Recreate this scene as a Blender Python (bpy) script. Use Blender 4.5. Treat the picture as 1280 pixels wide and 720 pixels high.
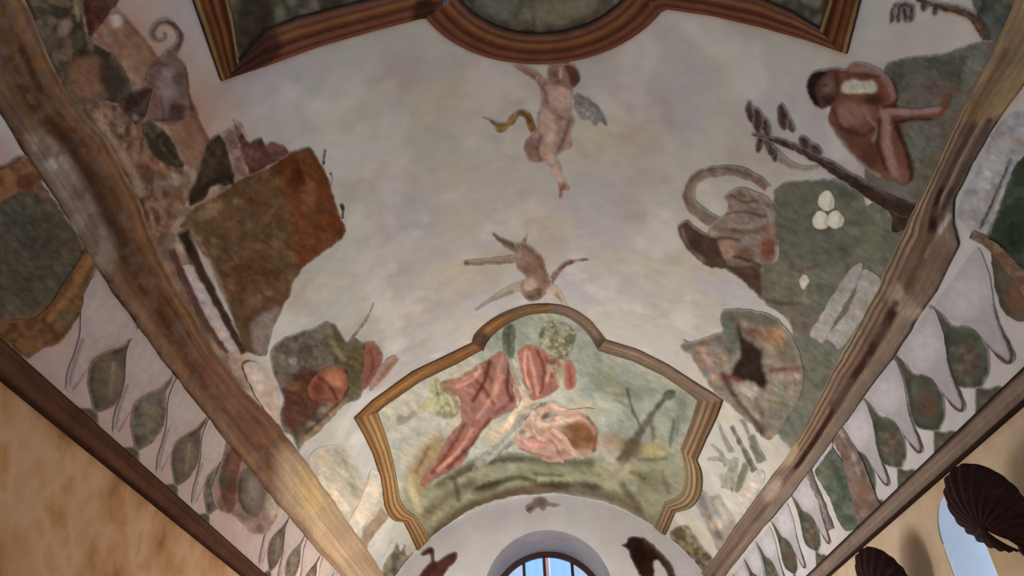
import bpy, bmesh, math, random
import numpy as np
from mathutils import Vector, Matrix
from mathutils.geometry import delaunay_2d_cdt

for o in list(bpy.data.objects):
    bpy.data.objects.remove(o)
scn = bpy.context.scene
COL = scn.collection

# ------------------------------------------------------------------ camera
W = 2.2                      # half width of the gallery in metres
EYE = 1.6
F_PX, PITCH, YAW, ROLL = 946.4, 0.61738, -0.01044, -0.04722
CAMX = -0.06186 * W
SPR = EYE + 0.68511 * W      # height of the vault springing
RISE = 0.92427 * W           # rise of the vault above the springing
YEND = 4.42 * W              # far end wall
YBACK = -2.6

def cam_basis():
    cp, sp, cy, sy = math.cos(PITCH), math.sin(PITCH), math.cos(YAW), math.sin(YAW)
    fwd = np.array([sy * cp, cy * cp, sp]); right = np.array([cy, -sy, 0.0])
    up = np.cross(right, fwd)
    R = right * math.cos(ROLL) + up * math.sin(ROLL)
    U = -right * math.sin(ROLL) + up * math.cos(ROLL)
    return R, U, fwd
CR, CU, CF = cam_basis()
CPOS = np.array([CAMX, 0.0, EYE])
cam_data = bpy.data.cameras.new('camera')
cam_data.sensor_fit = 'HORIZONTAL'
cam_data.sensor_width = 36.0
cam_data.lens = 36.0 * F_PX / 1280.0
cam_data.clip_start = 0.05
cam = bpy.data.objects.new('camera', cam_data)
COL.objects.link(cam)
M = Matrix(((CR[0], CU[0], -CF[0], CPOS[0]), (CR[1], CU[1], -CF[1], CPOS[1]),
            (CR[2], CU[2], -CF[2], CPOS[2]), (0, 0, 0, 1)))
cam.matrix_world = M
scn.camera = cam

# ------------------------------------------------------------------ view and world
scn.view_settings.view_transform = 'Standard'
scn.view_settings.look = 'None'
scn.view_settings.gamma = 1.0
scn.view_settings.use_curve_mapping = False
scn.view_settings.exposure = 0.0
world = bpy.data.worlds.new('sky')
scn.world = world
world.use_nodes = True
bg = world.node_tree.nodes['Background']
bg.inputs[0].default_value = (0.42, 0.68, 1.0, 1)
bg.inputs[1].default_value = 2.6

def area_light(name, loc, direction, sx, sy, power, color):
    l = bpy.data.lights.new(name, 'AREA'); l.shape = 'RECTANGLE'
    l.size, l.size_y, l.energy, l.color = sx, sy, power, color
    o = bpy.data.objects.new(name, l); COL.objects.link(o)
    o.location = loc
    o.rotation_euler = Vector(direction).to_track_quat('-Z', 'Y').to_euler()
    return o
# fill lights added at unseen side windows and the room's open back
LY = (2.75 * W, 3.75 * W)     # unseen windows added in the left wall for light
RY = 3.35 * W                # unseen window added in the right wall for the far left vault
DAY = (0.87, 0.935, 0.925)
area_light('unseen_window_fill', (-W - 0.55, LY[0], 1.5), (1, 0.1, 0.02), 1.3, 1.9, 148, DAY)
area_light('unseen_window_fill', (-W - 0.55, LY[1], 1.5), (1, 0.0, 0.02), 1.3, 1.9, 110, DAY)
area_light('unseen_window_fill', (W + 0.55, RY, 1.5), (-1, -0.1, 0.02), 1.3, 1.9, 262, DAY)
area_light('open_back_fill', (0, YBACK - 0.3, 1.7), (0, 1, 0.12), 3.6, 2.8, 22, DAY)  # soft fill added behind the camera, where the room is left open
LIT_L = 22.0                 # warm bulb of the lit sconce

# ------------------------------------------------------------------ geometry of the vault
def px_rays(p):
    p = np.asarray(p, float)
    return ((p[:, 0] - 640) / F_PX)[:, None] * CR - ((p[:, 1] - 360) / F_PX)[:, None] * CU + CF
def px_to_ty(p):
    """pixel -> (angle in degrees, y in metres) on the vault surface"""
    d = px_rays(p); c = SPR - EYE
    A = d[:, 0] ** 2 / W ** 2 + (d[:, 2] / RISE) ** 2
    B = 2 * (CAMX * d[:, 0] / W ** 2 - c * d[:, 2] / RISE ** 2)
    C = CAMX ** 2 / W ** 2 + c * c / RISE ** 2 - 1
    t = (-B + np.sqrt(np.maximum(B * B - 4 * A * C, 1e-9))) / (2 * A)
    q = d * t[:, None]
    th = np.degrees(np.arctan2((CAMX + q[:, 0]) / W, (q[:, 2] - c) / RISE))
    return np.stack([th, q[:, 1]], 1)
def ty_to_xyz(ty, h=0.0):
    th = np.radians(ty[:, 0])
    n = np.stack([np.sin(th) / W, np.zeros(len(th)), np.cos(th) / RISE], 1)
    n /= np.linalg.norm(n, axis=1)[:, None]
    p = np.stack([W * np.sin(th), ty[:, 1], SPR + RISE * np.cos(th)], 1)
    h = np.asarray(h, float)
    return p - n * (h[:, None] if h.ndim else h)
def xyz_to_px(p):
    d = p - CPOS
    z = np.maximum(d @ CF, 0.05)
    return np.stack([640 + F_PX * (d @ CR) / z, 360 - F_PX * (d @ CU) / z], 1)
def ty_px(th, yw):
    """angle (deg), y (in half widths) -> pixel"""
    return tuple(xyz_to_px(ty_to_xyz(np.array([[th, yw * W]])))[0])
def px_on_end(p, y=YEND):
    d = px_rays(p); t = y / d[:, 1]
    return CPOS + d * t[:, None]
def px_on_wall(p, x):
    d = px_rays(p); t = (x - CAMX) / d[:, 0]
    return CPOS + d * t[:, None]

# ------------------------------------------------------------------ colour and noise
def lin(c):
    c = np.asarray(c, float) / 255.0
    return np.where(c <= 0.04045, c / 12.92, ((c + 0.055) / 1.055) ** 2.4)
def tone(c):
    """deepen and slightly grey an apparent colour the way the old pigments read"""
    c = np.asarray(c, float)
    y = c @ np.array([.3, .59, .11]) / 255.0
    k = 1.03 * np.power(max(y, .02), .32)
    c = c * k
    if c[1] > c[0] * .96: c = c * np.array([.985, .985, .95])
    g = c @ np.array([.3, .59, .11])
    d = .16 * min(max((y - .22) / .25, 0), 1)
    if c[0] > c[1] > c[2] and y < .42: c = c * np.array([1.03, .97, .82 + .18 * min(1, y / .42)])
    return np.clip(c * (1 - d) + g * d, 4, 250)
# how strongly the room's light falls on the vault, used to turn an apparent colour into the pigment's own colour
ILL = np.array([(640, 150, .50), (680, 350, .62), (680, 520, .78), (430, 640, 1.0), (150, 480, .34), (200, 80, .40),
                (330, 280, .36), (400, 470, .55), (1150, 480, .58), (950, 300, .58), (1150, 120, .52), (950, 600, .74),
                (690, 690, .75), (850, 690, .70), (540, 690, .85), (30, 100, .34), (100, 330, .32), (1280, 300, .52)])
def light_at(x, y):
    w = 1.0 / (((ILL[:, 0] - x) ** 2 + (ILL[:, 1] - y) ** 2) + 900.0) ** 1.5
    return float((w * ILL[:, 2]).sum() / w.sum())

def _hash(ix, iy, s):
    n = (ix.astype(np.int64) * 374761393 + iy.astype(np.int64) * 668265263 + s * 974634777) & 0x7fffffff
    n = ((n ^ (n >> 13)) * 1274126177) & 0x7fffffff
    return ((n ^ (n >> 16)) & 0xffff) / 65535.0
def vnoise(x, y, s=0):
    ix, iy = np.floor(x), np.floor(y); fx, fy = x - ix, y - iy
    fx = fx * fx * (3 - 2 * fx); fy = fy * fy * (3 - 2 * fy)
    a = _hash(ix, iy, s); b = _hash(ix + 1, iy, s); c = _hash(ix, iy + 1, s); d = _hash(ix + 1, iy + 1, s)
    return (a * (1 - fx) + b * fx) * (1 - fy) + (c * (1 - fx) + d * fx) * fy
def fbm(x, y, s=0, o=3):
    r = 0; a = 0.5; t = 0
    for i in range(o):
        r = r + a * vnoise(x * 2 ** i, y * 2 ** i, s + i * 17); t += a; a *= 0.5
    return r / t
def sstep(a, b, x):
    t = np.clip((x - a) / (b - a + (1e-9 if b >= a else -1e-9)), 0, 1); return t * t * (3 - 2 * t)

def brush(P, cell, seed, angle, spread=.7, length=1.1, width=.28):
    """field of overlapping brush dabs, about -1..1"""
    out = np.zeros(len(P)); cx, cy = np.floor(P[:, 0] / cell), np.floor(P[:, 1] / cell)
    for i in (-1, 0, 1):
        for j in (-1, 0, 1):
            ix, iy = cx + i, cy + j
            ox, oy = _hash(ix, iy, seed) + ix, _hash(ix, iy, seed + 1) + iy
            an = angle + (_hash(ix, iy, seed + 2) - .5) * 2 * spread
            am = (_hash(ix, iy, seed + 3) - .5) * 2
            dx, dy = P[:, 0] / cell - ox, P[:, 1] / cell - oy
            u = dx * np.cos(an) + dy * np.sin(an); v = -dx * np.sin(an) + dy * np.cos(an)
            r = (np.abs(u) / (length * .8)) ** 2.5 + (np.abs(v) / width) ** 2.5
            out += am * (1 - sstep(.5, 1.2, r))
    return np.clip(out, -1.2, 1.2)

# ------------------------------------------------------------------ outline tools
def catmull(pts, closed=True, sub=6):
    p = np.asarray(pts, float); n = len(p); out = []
    rng = range(n) if closed else range(n - 1)
    for i in rng:
        if closed: a, b, c, d = p[i - 1], p[i], p[(i + 1) % n], p[(i + 2) % n]
        else: a, b, c, d = p[max(i - 1, 0)], p[i], p[i + 1], p[min(i + 2, n - 1)]
        for k in range(sub):
            t = k / sub
            out.append(0.5 * (2 * b + (c - a) * t + (2 * a - 5 * b + 4 * c - d) * t * t + (-a + 3 * b - 3 * c + d) * t ** 3))
    if not closed: out.append(p[-1])
    return np.array(out)
def resample(p, step=None, n=None, closed=False):
    p = np.asarray(p, float)
    if closed: p = np.vstack([p, p[:1]])
    L = np.concatenate([[0], np.cumsum(np.linalg.norm(np.diff(p, axis=0), axis=1))])
    if n is None: n = max(3, int(round(L[-1] / step)))
    t = np.linspace(0, L[-1], n, endpoint=not closed)
    return np.stack([np.interp(t, L, p[:, 0]), np.interp(t, L, p[:, 1])], 1)
def seg_dist(P, poly, closed):
    """distance of points to a polyline and the position along it"""
    q = np.asarray(poly, float)
    if closed: q = np.vstack([q, q[:1]])
    best = np.full(len(P), 1e9); par = np.zeros(len(P)); m = len(q) - 1
    for i in range(m):
        a, b = q[i], q[i + 1]; ab = b - a
        t = np.clip(((P - a) @ ab) / max(ab @ ab, 1e-9), 0, 1)
        d = np.linalg.norm(P - (a + t[:, None] * ab), axis=1)
        k = d < best
        best = np.where(k, d, best); par = np.where(k, (i + t) / m, par)
    return best, par
def inside(P, poly):
    q = np.asarray(poly, float); r = np.zeros(len(P), bool)
    x, y = P[:, 0], P[:, 1]; j = len(q) - 1
    for i in range(len(q)):
        c = ((q[i, 1] > y) != (q[j, 1] > y)) & (x < (q[j, 0] - q[i, 0]) * (y - q[i, 1]) / (q[j, 1] - q[i, 1] + 1e-12) + q[i, 0])
        r ^= c; j = i
    return r
def sdf(P, poly):
    d, _ = seg_dist(P, poly, True)
    return np.where(inside(P, poly), d, -d)

# ------------------------------------------------------------------ paint: a list of brush operations evaluated at points
class Paint:
    """colours in apparent sRGB, turned into pigment with the light L of the place"""
    def __init__(self, base, ops=(), L=0.5, grain=0.13, seed=1, under=None, angle=0.5, wob=1.6):
        self.base, self.ops, self.L, self.grain, self.seed, self.under, self.angle, self.wob = base, ops, L, grain, seed, under, angle, wob
    def col(self, c):
        c = np.asarray(c, float)
        if self.base is not None:
            c = np.clip(np.asarray(self.base, float) + 1.25 * (c - np.asarray(self.base, float)), 8, 250)
        return np.clip(lin(tone(c)) / self.L, 0.004, 0.86)
    def __call__(self, P):
        P = np.asarray(P, float); s = self.seed
        w = self.wob
        Q = P + w * np.stack([fbm(P[:, 0] / 5, P[:, 1] / 5, s + 3) - .5, fbm(P[:, 0] / 5, P[:, 1] / 5, s + 9) - .5], 1) * 2
        out = self.under(P) if self.base is None else np.tile(self.col(self.base), (len(P), 1))
        for op in self.ops:
            k = op[0]
            if k == 's':       # stroke: points, width(s), colour, softness, opacity
                pts, wd, c, so, al = op[1], op[2], op[3], op[4], op[5]
                q = catmull(pts, False, 5) if len(pts) > 2 else np.asarray(pts, float)
                d, t = seg_dist(Q, q, False)
                ww = (wd[0] + (wd[1] - wd[0]) * t if isinstance(wd, tuple) else wd) / 2
                a = al * (1 - sstep(-so, so, d - ww))
            elif k == 'p':     # filled shape
                pts, c, so, al = op[1], op[2], op[3], op[4]
                q = catmull(pts, True, 4)
                a = al * sstep(-so, so, sdf(Q, q))
            elif k == 'e':     # ellipse
                (cx, cy, rx, ry, ro), c, so, al = op[1], op[2], op[3], op[4]
                ca, sa = math.cos(math.radians(ro)), math.sin(math.radians(ro))
                dx, dy = Q[:, 0] - cx, Q[:, 1] - cy
                r = np.sqrt(((dx * ca + dy * sa) / rx) ** 2 + ((-dx * sa + dy * ca) / ry) ** 2)
                m = min(rx, ry)
                a = al * (1 - sstep(-so, so, (r - 1) * m))
            elif k == 'g':     # gradient
                p0, p1, c, al = np.array(op[1], float), np.array(op[2], float), op[3], op[4]
                v = p1 - p0
                a = al * sstep(0, 1, ((Q - p0) @ v) / (v @ v))
            elif k == 'n':     # blotches
                sc, c, th, so, al, sd = op[1], op[2], op[3], op[4], op[5], op[6]
                sx, sy = sc if isinstance(sc, tuple) else (sc, sc)
                a = al * sstep(th - so, th + so, fbm(P[:, 0] / sx, P[:, 1] / sy, sd))
            a = np.asarray(a)[:, None]
            out = out * (1 - a) + self.col(c) * a
        g = self.grain
        ca, sa = math.cos(self.angle), math.sin(self.angle)
        u, v = P[:, 0] * ca + P[:, 1] * sa, -P[:, 0] * sa + P[:, 1] * ca
        n = (fbm(P[:, 0] / 9, P[:, 1] / 9, s + 31) - .5) * 1.4 + (fbm(u / 12, v / 2.6, s + 57) - .5) * 1.2
        out = out * (1 + 2 * g * n)[:, None]
        bd = g * (1.0 * brush(P, 11, s + 400, self.angle) + .8 * brush(P, 6.5, s + 440, self.angle + .4))
        out = out * np.exp(bd)[:, None]
        t = (fbm(P[:, 0] / 14, P[:, 1] / 14, s + 77) - .5) * g * 1.4 + .5 * g * brush(P, 9, s + 480, self.angle)
        out = out * np.stack([1 + t, np.ones_like(t), 1 - t], 1)
        return np.clip(out, 0.003, 0.88)

PLASTER = (201, 197, 186)
def base_paint(P, ty=None):
    """bare plaster of the vault: pale, with cloudy lilac, cream and rose washes"""
    P = np.asarray(P, float)
    if ty is None: ty = px_to_ty(P)
    u, v = ty[:, 0] * 0.035, ty[:, 1]
    c = np.tile(lin(PLASTER), (len(P), 1))
    def wash(col, a):
        nonlocal c
        c = c * (1 - a[:, None]) + lin(col) * a[:, None]
    wash((190, 184, 192), .55 * sstep(.45, .72, fbm(u * 2.3, v * 2.0, 5, 4)))
    wash((212, 200, 172), .60 * sstep(.50, .72, fbm(u * 2.0 + 9, v * 2.4, 11, 4)))
    wash((184, 170, 158), .55 * sstep(.50, .75, fbm(u * 3.1 + 4, v * 3.3, 23, 4)))
    wash((222, 216, 208), .60 * sstep(.52, .74, fbm(u * 3.6 + 2, v * 2.9 + 5, 37, 4)))
    # rose toned sky on the left side of the near bay
    a = np.exp(-((ty[:, 0] + 53) / 8.5) ** 2 - ((v / W - 1.05) / .42) ** 2)
    wash((190, 138, 110), .78 * np.clip(a * 1.3, 0, 1))
    a = np.exp(-((ty[:, 0] - 52) / 7) ** 2 - ((v / W - 1.0) / .35) ** 2)
    wash((205, 186, 172), .5 * a)
    # frieze zone, darker and rosier on the left side
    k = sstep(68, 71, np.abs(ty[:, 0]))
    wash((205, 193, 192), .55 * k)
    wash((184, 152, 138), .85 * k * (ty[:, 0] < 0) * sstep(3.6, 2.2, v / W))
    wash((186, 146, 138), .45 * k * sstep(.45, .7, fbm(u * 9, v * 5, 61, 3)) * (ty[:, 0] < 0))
    c = c * (1 + .10 * (fbm(u * 14, v * 12, 71, 3) - .5))[:, None]
    return np.clip(c, 0, .85)

# ------------------------------------------------------------------ mesh helpers
def set_cols(me, cols):
    at = me.color_attributes.new('Pigment', 'FLOAT_COLOR', 'POINT')
    a = np.ones((len(cols), 4), np.float32); a[:, :3] = cols
    at.data.foreach_set('color', a.ravel())
def link(name, me, m, parent=None, loc=None):
    me.materials.append(m) if not me.materials else None
    o = bpy.data.objects.new(name, me); COL.objects.link(o)
    if loc is not None: o.location = loc
    if parent: o.parent = parent
    return o
def tag(o, label=None, cat=None, group=None, kind=None):
    if label: o['label'] = label
    if cat: o['category'] = cat
    if group: o['group'] = group
    if kind: o['kind'] = kind
    return o
def mesh_from(name, v, f, cols=None, smooth=True):
    me = bpy.data.meshes.new(name)
    me.from_pydata([tuple(x) for x in v], [], f)
    if cols is not None: set_cols(me, cols)
    if smooth: me.polygons.foreach_set('use_smooth', [True] * len(me.polygons))
    me.update()
    return me
def grid_mesh(name, X, cols=None, flip=False, smooth=True):
    """X: (n, m, 3) grid of points"""
    n, m = X.shape[:2]
    i = np.arange(n * m).reshape(n, m)
    a, b, c, d = i[:-1, :-1].ravel(), i[1:, :-1].ravel(), i[1:, 1:].ravel(), i[:-1, 1:].ravel()
    q = np.stack([a, d, c, b] if flip else [a, b, c, d], 1).astype(np.int32)
    me = bpy.data.meshes.new(name)
    me.vertices.add(n * m); me.vertices.foreach_set('co', X.reshape(-1).astype(np.float32))
    me.loops.add(q.size); me.loops.foreach_set('vertex_index', q.ravel())
    me.polygons.add(len(q)); me.polygons.foreach_set('loop_start', np.arange(len(q), dtype=np.int32) * 4)
    me.update(calc_edges=True); me.validate()
    if cols is not None: set_cols(me, cols.reshape(-1, 3))
    if smooth: me.polygons.foreach_set('use_smooth', [True] * len(me.polygons))
    return me

# ------------------------------------------------------------------ materials
def nodes(name):
    m = bpy.data.materials.new(name); m.use_nodes = True
    nt = m.node_tree; return m, nt, nt.nodes['Principled BSDF']
def fresco_mat(name, rough=0.9, bump=0.15, scale=60.0, vary=0.10, spec=0.2):
    m, nt, b = nodes(name)
    at = nt.nodes.new('ShaderNodeAttribute'); at.attribute_name = 'Pigment'
    tc = nt.nodes.new('ShaderNodeTexCoord')
    n1 = nt.nodes.new('ShaderNodeTexNoise'); n1.inputs['Scale'].default_value = scale; n1.inputs['Detail'].default_value = 5
    n2 = nt.nodes.new('ShaderNodeTexNoise'); n2.inputs['Scale'].default_value = scale * .25; n2.inputs['Detail'].default_value = 4
    nt.links.new(tc.outputs['Object'], n1.inputs['Vector']); nt.links.new(tc.outputs['Object'], n2.inputs['Vector'])
    mr = nt.nodes.new('ShaderNodeMapRange')
    mr.inputs['From Min'].default_value, mr.inputs['From Max'].default_value = .3, .7
    mr.inputs['To Min'].default_value, mr.inputs['To Max'].default_value = 1 - vary, 1 + vary
    nt.links.new(n2.outputs['Fac'], mr.inputs['Value'])
    mx = nt.nodes.new('ShaderNodeVectorMath'); mx.operation = 'SCALE'
    nt.links.new(at.outputs['Color'], mx.inputs[0]); nt.links.new(mr.outputs['Result'], mx.inputs['Scale'])
    nt.links.new(mx.outputs['Vector'], b.inputs['Base Color'])
    bp = nt.nodes.new('ShaderNodeBump'); bp.inputs['Strength'].default_value = bump; bp.inputs['Distance'].default_value = .01
    nt.links.new(n1.outputs['Fac'], bp.inputs['Height']); nt.links.new(bp.outputs['Normal'], b.inputs['Normal'])
    b.inputs['Roughness'].default_value = rough
    b.inputs['Specular IOR Level'].default_value = spec
    return m
def noise_mat(name, stops, scale=3.0, rough=0.85, bump=0.2, detail=8, metallic=0.0, spec=.3):
    """procedural colour ramp over two noises; stops are (position, sRGB)"""
    m, nt, b = nodes(name)
    tc = nt.nodes.new('ShaderNodeTexCoord')
    n = nt.nodes.new('ShaderNodeTexNoise'); n.inputs['Scale'].default_value = scale; n.inputs['Detail'].default_value = detail
    n.inputs['Roughness'].default_value = .62
    nt.links.new(tc.outputs['Object'], n.inputs['Vector'])
    r = nt.nodes.new('ShaderNodeValToRGB'); e = r.color_ramp.elements
    while len(e) < len(stops): e.new(.5)
    for k, (p, c) in zip(e, stops):
        k.position = p; k.color = (*lin(c), 1)
    nt.links.new(n.outputs['Fac'], r.inputs['Fac']); nt.links.new(r.outputs['Color'], b.inputs['Base Color'])
    n2 = nt.nodes.new('ShaderNodeTexNoise'); n2.inputs['Scale'].default_value = scale * 9; n2.inputs['Detail'].default_value = 6
    nt.links.new(tc.outputs['Object'], n2.inputs['Vector'])
    bp = nt.nodes.new('ShaderNodeBump'); bp.inputs['Strength'].default_value = bump; bp.inputs['Distance'].default_value = .01
    nt.links.new(n2.outputs['Fac'], bp.inputs['Height']); nt.links.new(bp.outputs['Normal'], b.inputs['Normal'])
    b.inputs['Roughness'].default_value = rough; b.inputs['Metallic'].default_value = metallic
    b.inputs['Specular IOR Level'].default_value = spec
    return m
M_VAULT = fresco_mat('fresco_plaster', .95, .12, 45, .05, .05)
M_FIG = fresco_mat('fresco_pigment', .95, .10, 70, .07, .03)
M_MOULD = fresco_mat('painted_stucco_moulding', .9, .2, 90, .10, .05)
M_WALL = noise_mat('ochre_wall_plaster', [(.30, (124, 82, 44)), (.40, (162, 114, 66)), (.50, (182, 134, 92)), (.58, (192, 148, 110)), (.66, (180, 130, 84)), (.75, (156, 104, 48))], 2.3, .9, .25, 4)
M_WALLR = noise_mat('pale_ochre_wall_plaster', [(.28, (166, 132, 94)), (.45, (192, 163, 130)), (.58, (202, 176, 148)), (.74, (184, 148, 100))], 1.3, .9, .2)
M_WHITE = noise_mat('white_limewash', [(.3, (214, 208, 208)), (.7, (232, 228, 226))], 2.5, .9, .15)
M_SOFFIT = noise_mat('lilac_grey_reveal', [(.3, (150, 143, 144)), (.7, (172, 164, 163))], 2.5, .9, .15)
M_FLOOR = noise_mat('terracotta_floor', [(.3, (150, 120, 98)), (.7, (182, 152, 126))], 3, .6, .1)
M_SHELL = noise_mat('dark_bronze', [(.3, (30, 8, 6)), (.55, (40, 12, 8)), (.75, (66, 26, 14))], 14, .65, .25, 6, 0.0, .12)
M_DARK = noise_mat('dark_window_wood', [(.3, (52, 30, 26)), (.7, (86, 54, 46))], 8, .6, .2)
M_TAN = noise_mat('tan_shutter_wood', [(.3, (148, 112, 82)), (.7, (178, 142, 106))], 5, .6, .2)
m, nt, b = nodes('window_glass')
b.inputs['Base Color'].default_value = (.85, .92, 1, 1); b.inputs['Roughness'].default_value = .05
b.inputs['Transmission Weight'].default_value = 1.0; b.inputs['IOR'].default_value = 1.05
M_GLASS = m

# ------------------------------------------------------------------ structure: vault, walls, floor
def y_rows():
    a = np.linspace(YBACK, .55 * W, 26)[:-1]
    b = np.geomspace(.55 * W, YEND, 470)
    return np.concatenate([a, b])
ys = y_rows(); ths = np.linspace(-90, 90, 400)
T, Y = np.meshgrid(ths, ys, indexing='ij')
ty = np.stack([T.ravel(), Y.ravel()], 1)
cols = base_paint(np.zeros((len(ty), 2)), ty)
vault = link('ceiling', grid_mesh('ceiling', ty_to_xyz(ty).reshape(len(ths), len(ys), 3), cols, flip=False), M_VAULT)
tag(vault, 'pale frescoed plaster barrel vault over the gallery', None, None, 'structure')

def box_mesh(name, boxes, mtl, parent=None, bevel=0.0):
    bm = bmesh.new()
    for (x0, x1, y0, y1, z0, z1) in boxes:
        r = bmesh.ops.create_cube(bm, size=1)
        for v in r['verts']:
            v.co = Vector(((x0 + x1) / 2 + v.co.x * (x1 - x0), (y0 + y1) / 2 + v.co.y * (y1 - y0), (z0 + z1) / 2 + v.co.z * (z1 - z0)))
    if bevel:
        bmesh.ops.bevel(bm, geom=bm.edges[:], offset=bevel, segments=1, affect='EDGES')
    me = bpy.data.meshes.new(name); bm.to_mesh(me); bm.free()
    return link(name, me, mtl, parent)
TW = .5
def wall_with_openings(name, xi, xo, ops, mtl):
    """longitudinal wall; ops are (y0, y1, z0, z1) openings"""
    x0, x1 = min(xi, xo), max(xi, xo); B = []; y = YBACK
    for (a, b_, z0, z1) in ops:
        B.append((x0, x1, y, a, 0, SPR)); B.append((x0, x1, a, b_, 0, z0)); B.append((x0, x1, a, b_, z1, SPR)); y = b_
    B.append((x0, x1, y, YEND + .5, 0, SPR))
    return tag(box_mesh(name, B, mtl), None, None, None, 'structure')
# right hand window: its far white jamb shows beside the sconce
JY = float(px_on_wall([(1185, 700)], W)[0][1])
JN = float(px_on_wall([(1240, 700)], W)[0][1])
JS = float(px_on_wall([(1184, 676)], W)[0][2])      # springing of its round head
JR = (JY - JN) / 2; JC = (JY + JN) / 2; JZ = JS + JR
wall_with_openings('wall_left', -W, -W - TW, [(y - .65, y + .65, .5, 2.5) for y in LY], M_WALL)
wr = wall_with_openings('wall_right', W, W + TW, [(JN, JY, .7, JZ), (RY - .65, RY + .65, .5, 2.5)], M_WALLR)
SY1 = float(px_on_wall([(1240, 648)], W - .19)[0][1]); SZ = float(px_on_wall([(1240, 640)], W - .19)[0][2])
SY2 = SY1 + .60 * W
box = box_mesh('floor', [(-W - TW, W + TW, YBACK, YEND + 1.2, -.1, 0)], M_FLOOR); tag(box, None, None, None, 'structure')

# ------------------------------------------------------------------ fresco patches on the vault
def project_vault(P, h):
    ty = px_to_ty(P); ty[:, 1] = np.minimum(ty[:, 1], YEND - .012)
    return ty_to_xyz(ty, h)
def project_end(P, h):
    q = px_on_end(P); q = q.copy(); q[:, 1] -= h; return q
def tri_patch(outline, g, smooth=True, sub=6, rough=0.0):
    q = catmull(outline, True, sub) if smooth else np.asarray(outline, float)
    q = resample(q, step=g, closed=True)
    if rough:
        t = np.roll(q, -1, 0) - np.roll(q, 1, 0); t /= np.linalg.norm(t, axis=1)[:, None] + 1e-9
        k = (fbm(q[:, 0] / 7, q[:, 1] / 7, 991, 3) - .5) * 2 * rough
        q = q + np.stack([-t[:, 1], t[:, 0]], 1) * k[:, None]
    lo, hi = q.min(0), q.max(0)
    xs = np.arange(lo[0], hi[0], g); yy = np.arange(lo[1], hi[1], g * .87)
    G = np.array([(x + (g / 2 if j % 2 else 0), y) for j, y in enumerate(yy) for x in xs]) if len(xs) and len(yy) else np.zeros((0, 2))
    if len(G):
        G = G[sdf(G, q) > .55 * g]
    V = [Vector(p) for p in q] + [Vector(p) for p in G]
    r = delaunay_2d_cdt(V, [], [list(range(len(q)))], 1, 1e-4)
    return np.array([tuple(v) for v in r[0]]), [tuple(f) for f in r[2]], q
STACK = []
def under_all(P):
    """what is already painted below the points P"""
    c = base_paint(P); lo, hi = P.min(0) - 3, P.max(0) + 3
    for (a, b_, q, pt) in STACK:
        if (a > hi).any() or (b_ < lo).any(): continue
        k = np.where(((P >= a - 2) & (P <= b_ + 2)).all(1))[0]
        if not len(k): continue
        al = sstep(-1.2, 1.6, sdf(P[k], q))[:, None]
        m_ = al[:, 0] > 0
        if not m_.any(): continue
        k = k[m_]; al = al[m_]
        c[k] = c[k] * (1 - al) + pt(P[k]) * al
    return c
def patch(name, outline, paint, h=.003, g=2.2, parent=None, under=None, feather=2.2, proj=project_vault, smooth=True, mat=None, sub=6, rough=2.0):
    """a painted shape lying on the plaster, its edge fading into what is under it"""
    P, F, q = tri_patch(outline, g, smooth, sub, rough)
    c = paint(P)
    if feather and under is not False:
        u = (under or under_all)(P)
        a = .5 + .5 * sstep(0, feather, np.maximum(sdf(P, q), 0))[:, None]
        c = u * (1 - a) + c * a
    X = proj(P, h)
    if parent is None:
        org = X.mean(0)
    else:
        org = np.array(parent['org'])
    me = mesh_from(name, X - org, F, c)
    # faces look into the room
    n = np.array([tuple(p.normal) for p in me.polygons[:40]]).mean(0)
    if n @ (CPOS - X.mean(0)) < 0: me.flip_normals()
    o = link(name, me, mat or M_FIG, parent, None if parent is not None else org)
    o['org'] = [float(k) for k in org]
    if proj is project_vault: STACK.append((q.min(0), q.max(0), q[::2] if len(q) > 60 else q, paint))
    return o
def ribbon(pts, w0, w1):
    """outline of a tapering brush stroke"""
    q = catmull(pts, False, 6); q = resample(q, n=max(6, int(len(pts) * 5)))
    t = np.gradient(q, axis=0); t /= np.linalg.norm(t, axis=1)[:, None] + 1e-9
    nrm = np.stack([-t[:, 1], t[:, 0]], 1); w = np.linspace(w0, w1, len(q))[:, None] / 2
    return np.vstack([q + nrm * w, (q - nrm * w)[::-1]])
def ellipse(cx, cy, rx, ry, ro=0, n=18):
    a = np.linspace(0, 2 * math.pi, n, endpoint=False); c, s = math.cos(math.radians(ro)), math.sin(math.radians(ro))
    x, y = rx * np.cos(a), ry * np.sin(a)
    return np.stack([cx + x * c - y * s, cy + x * s + y * c], 1)
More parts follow.
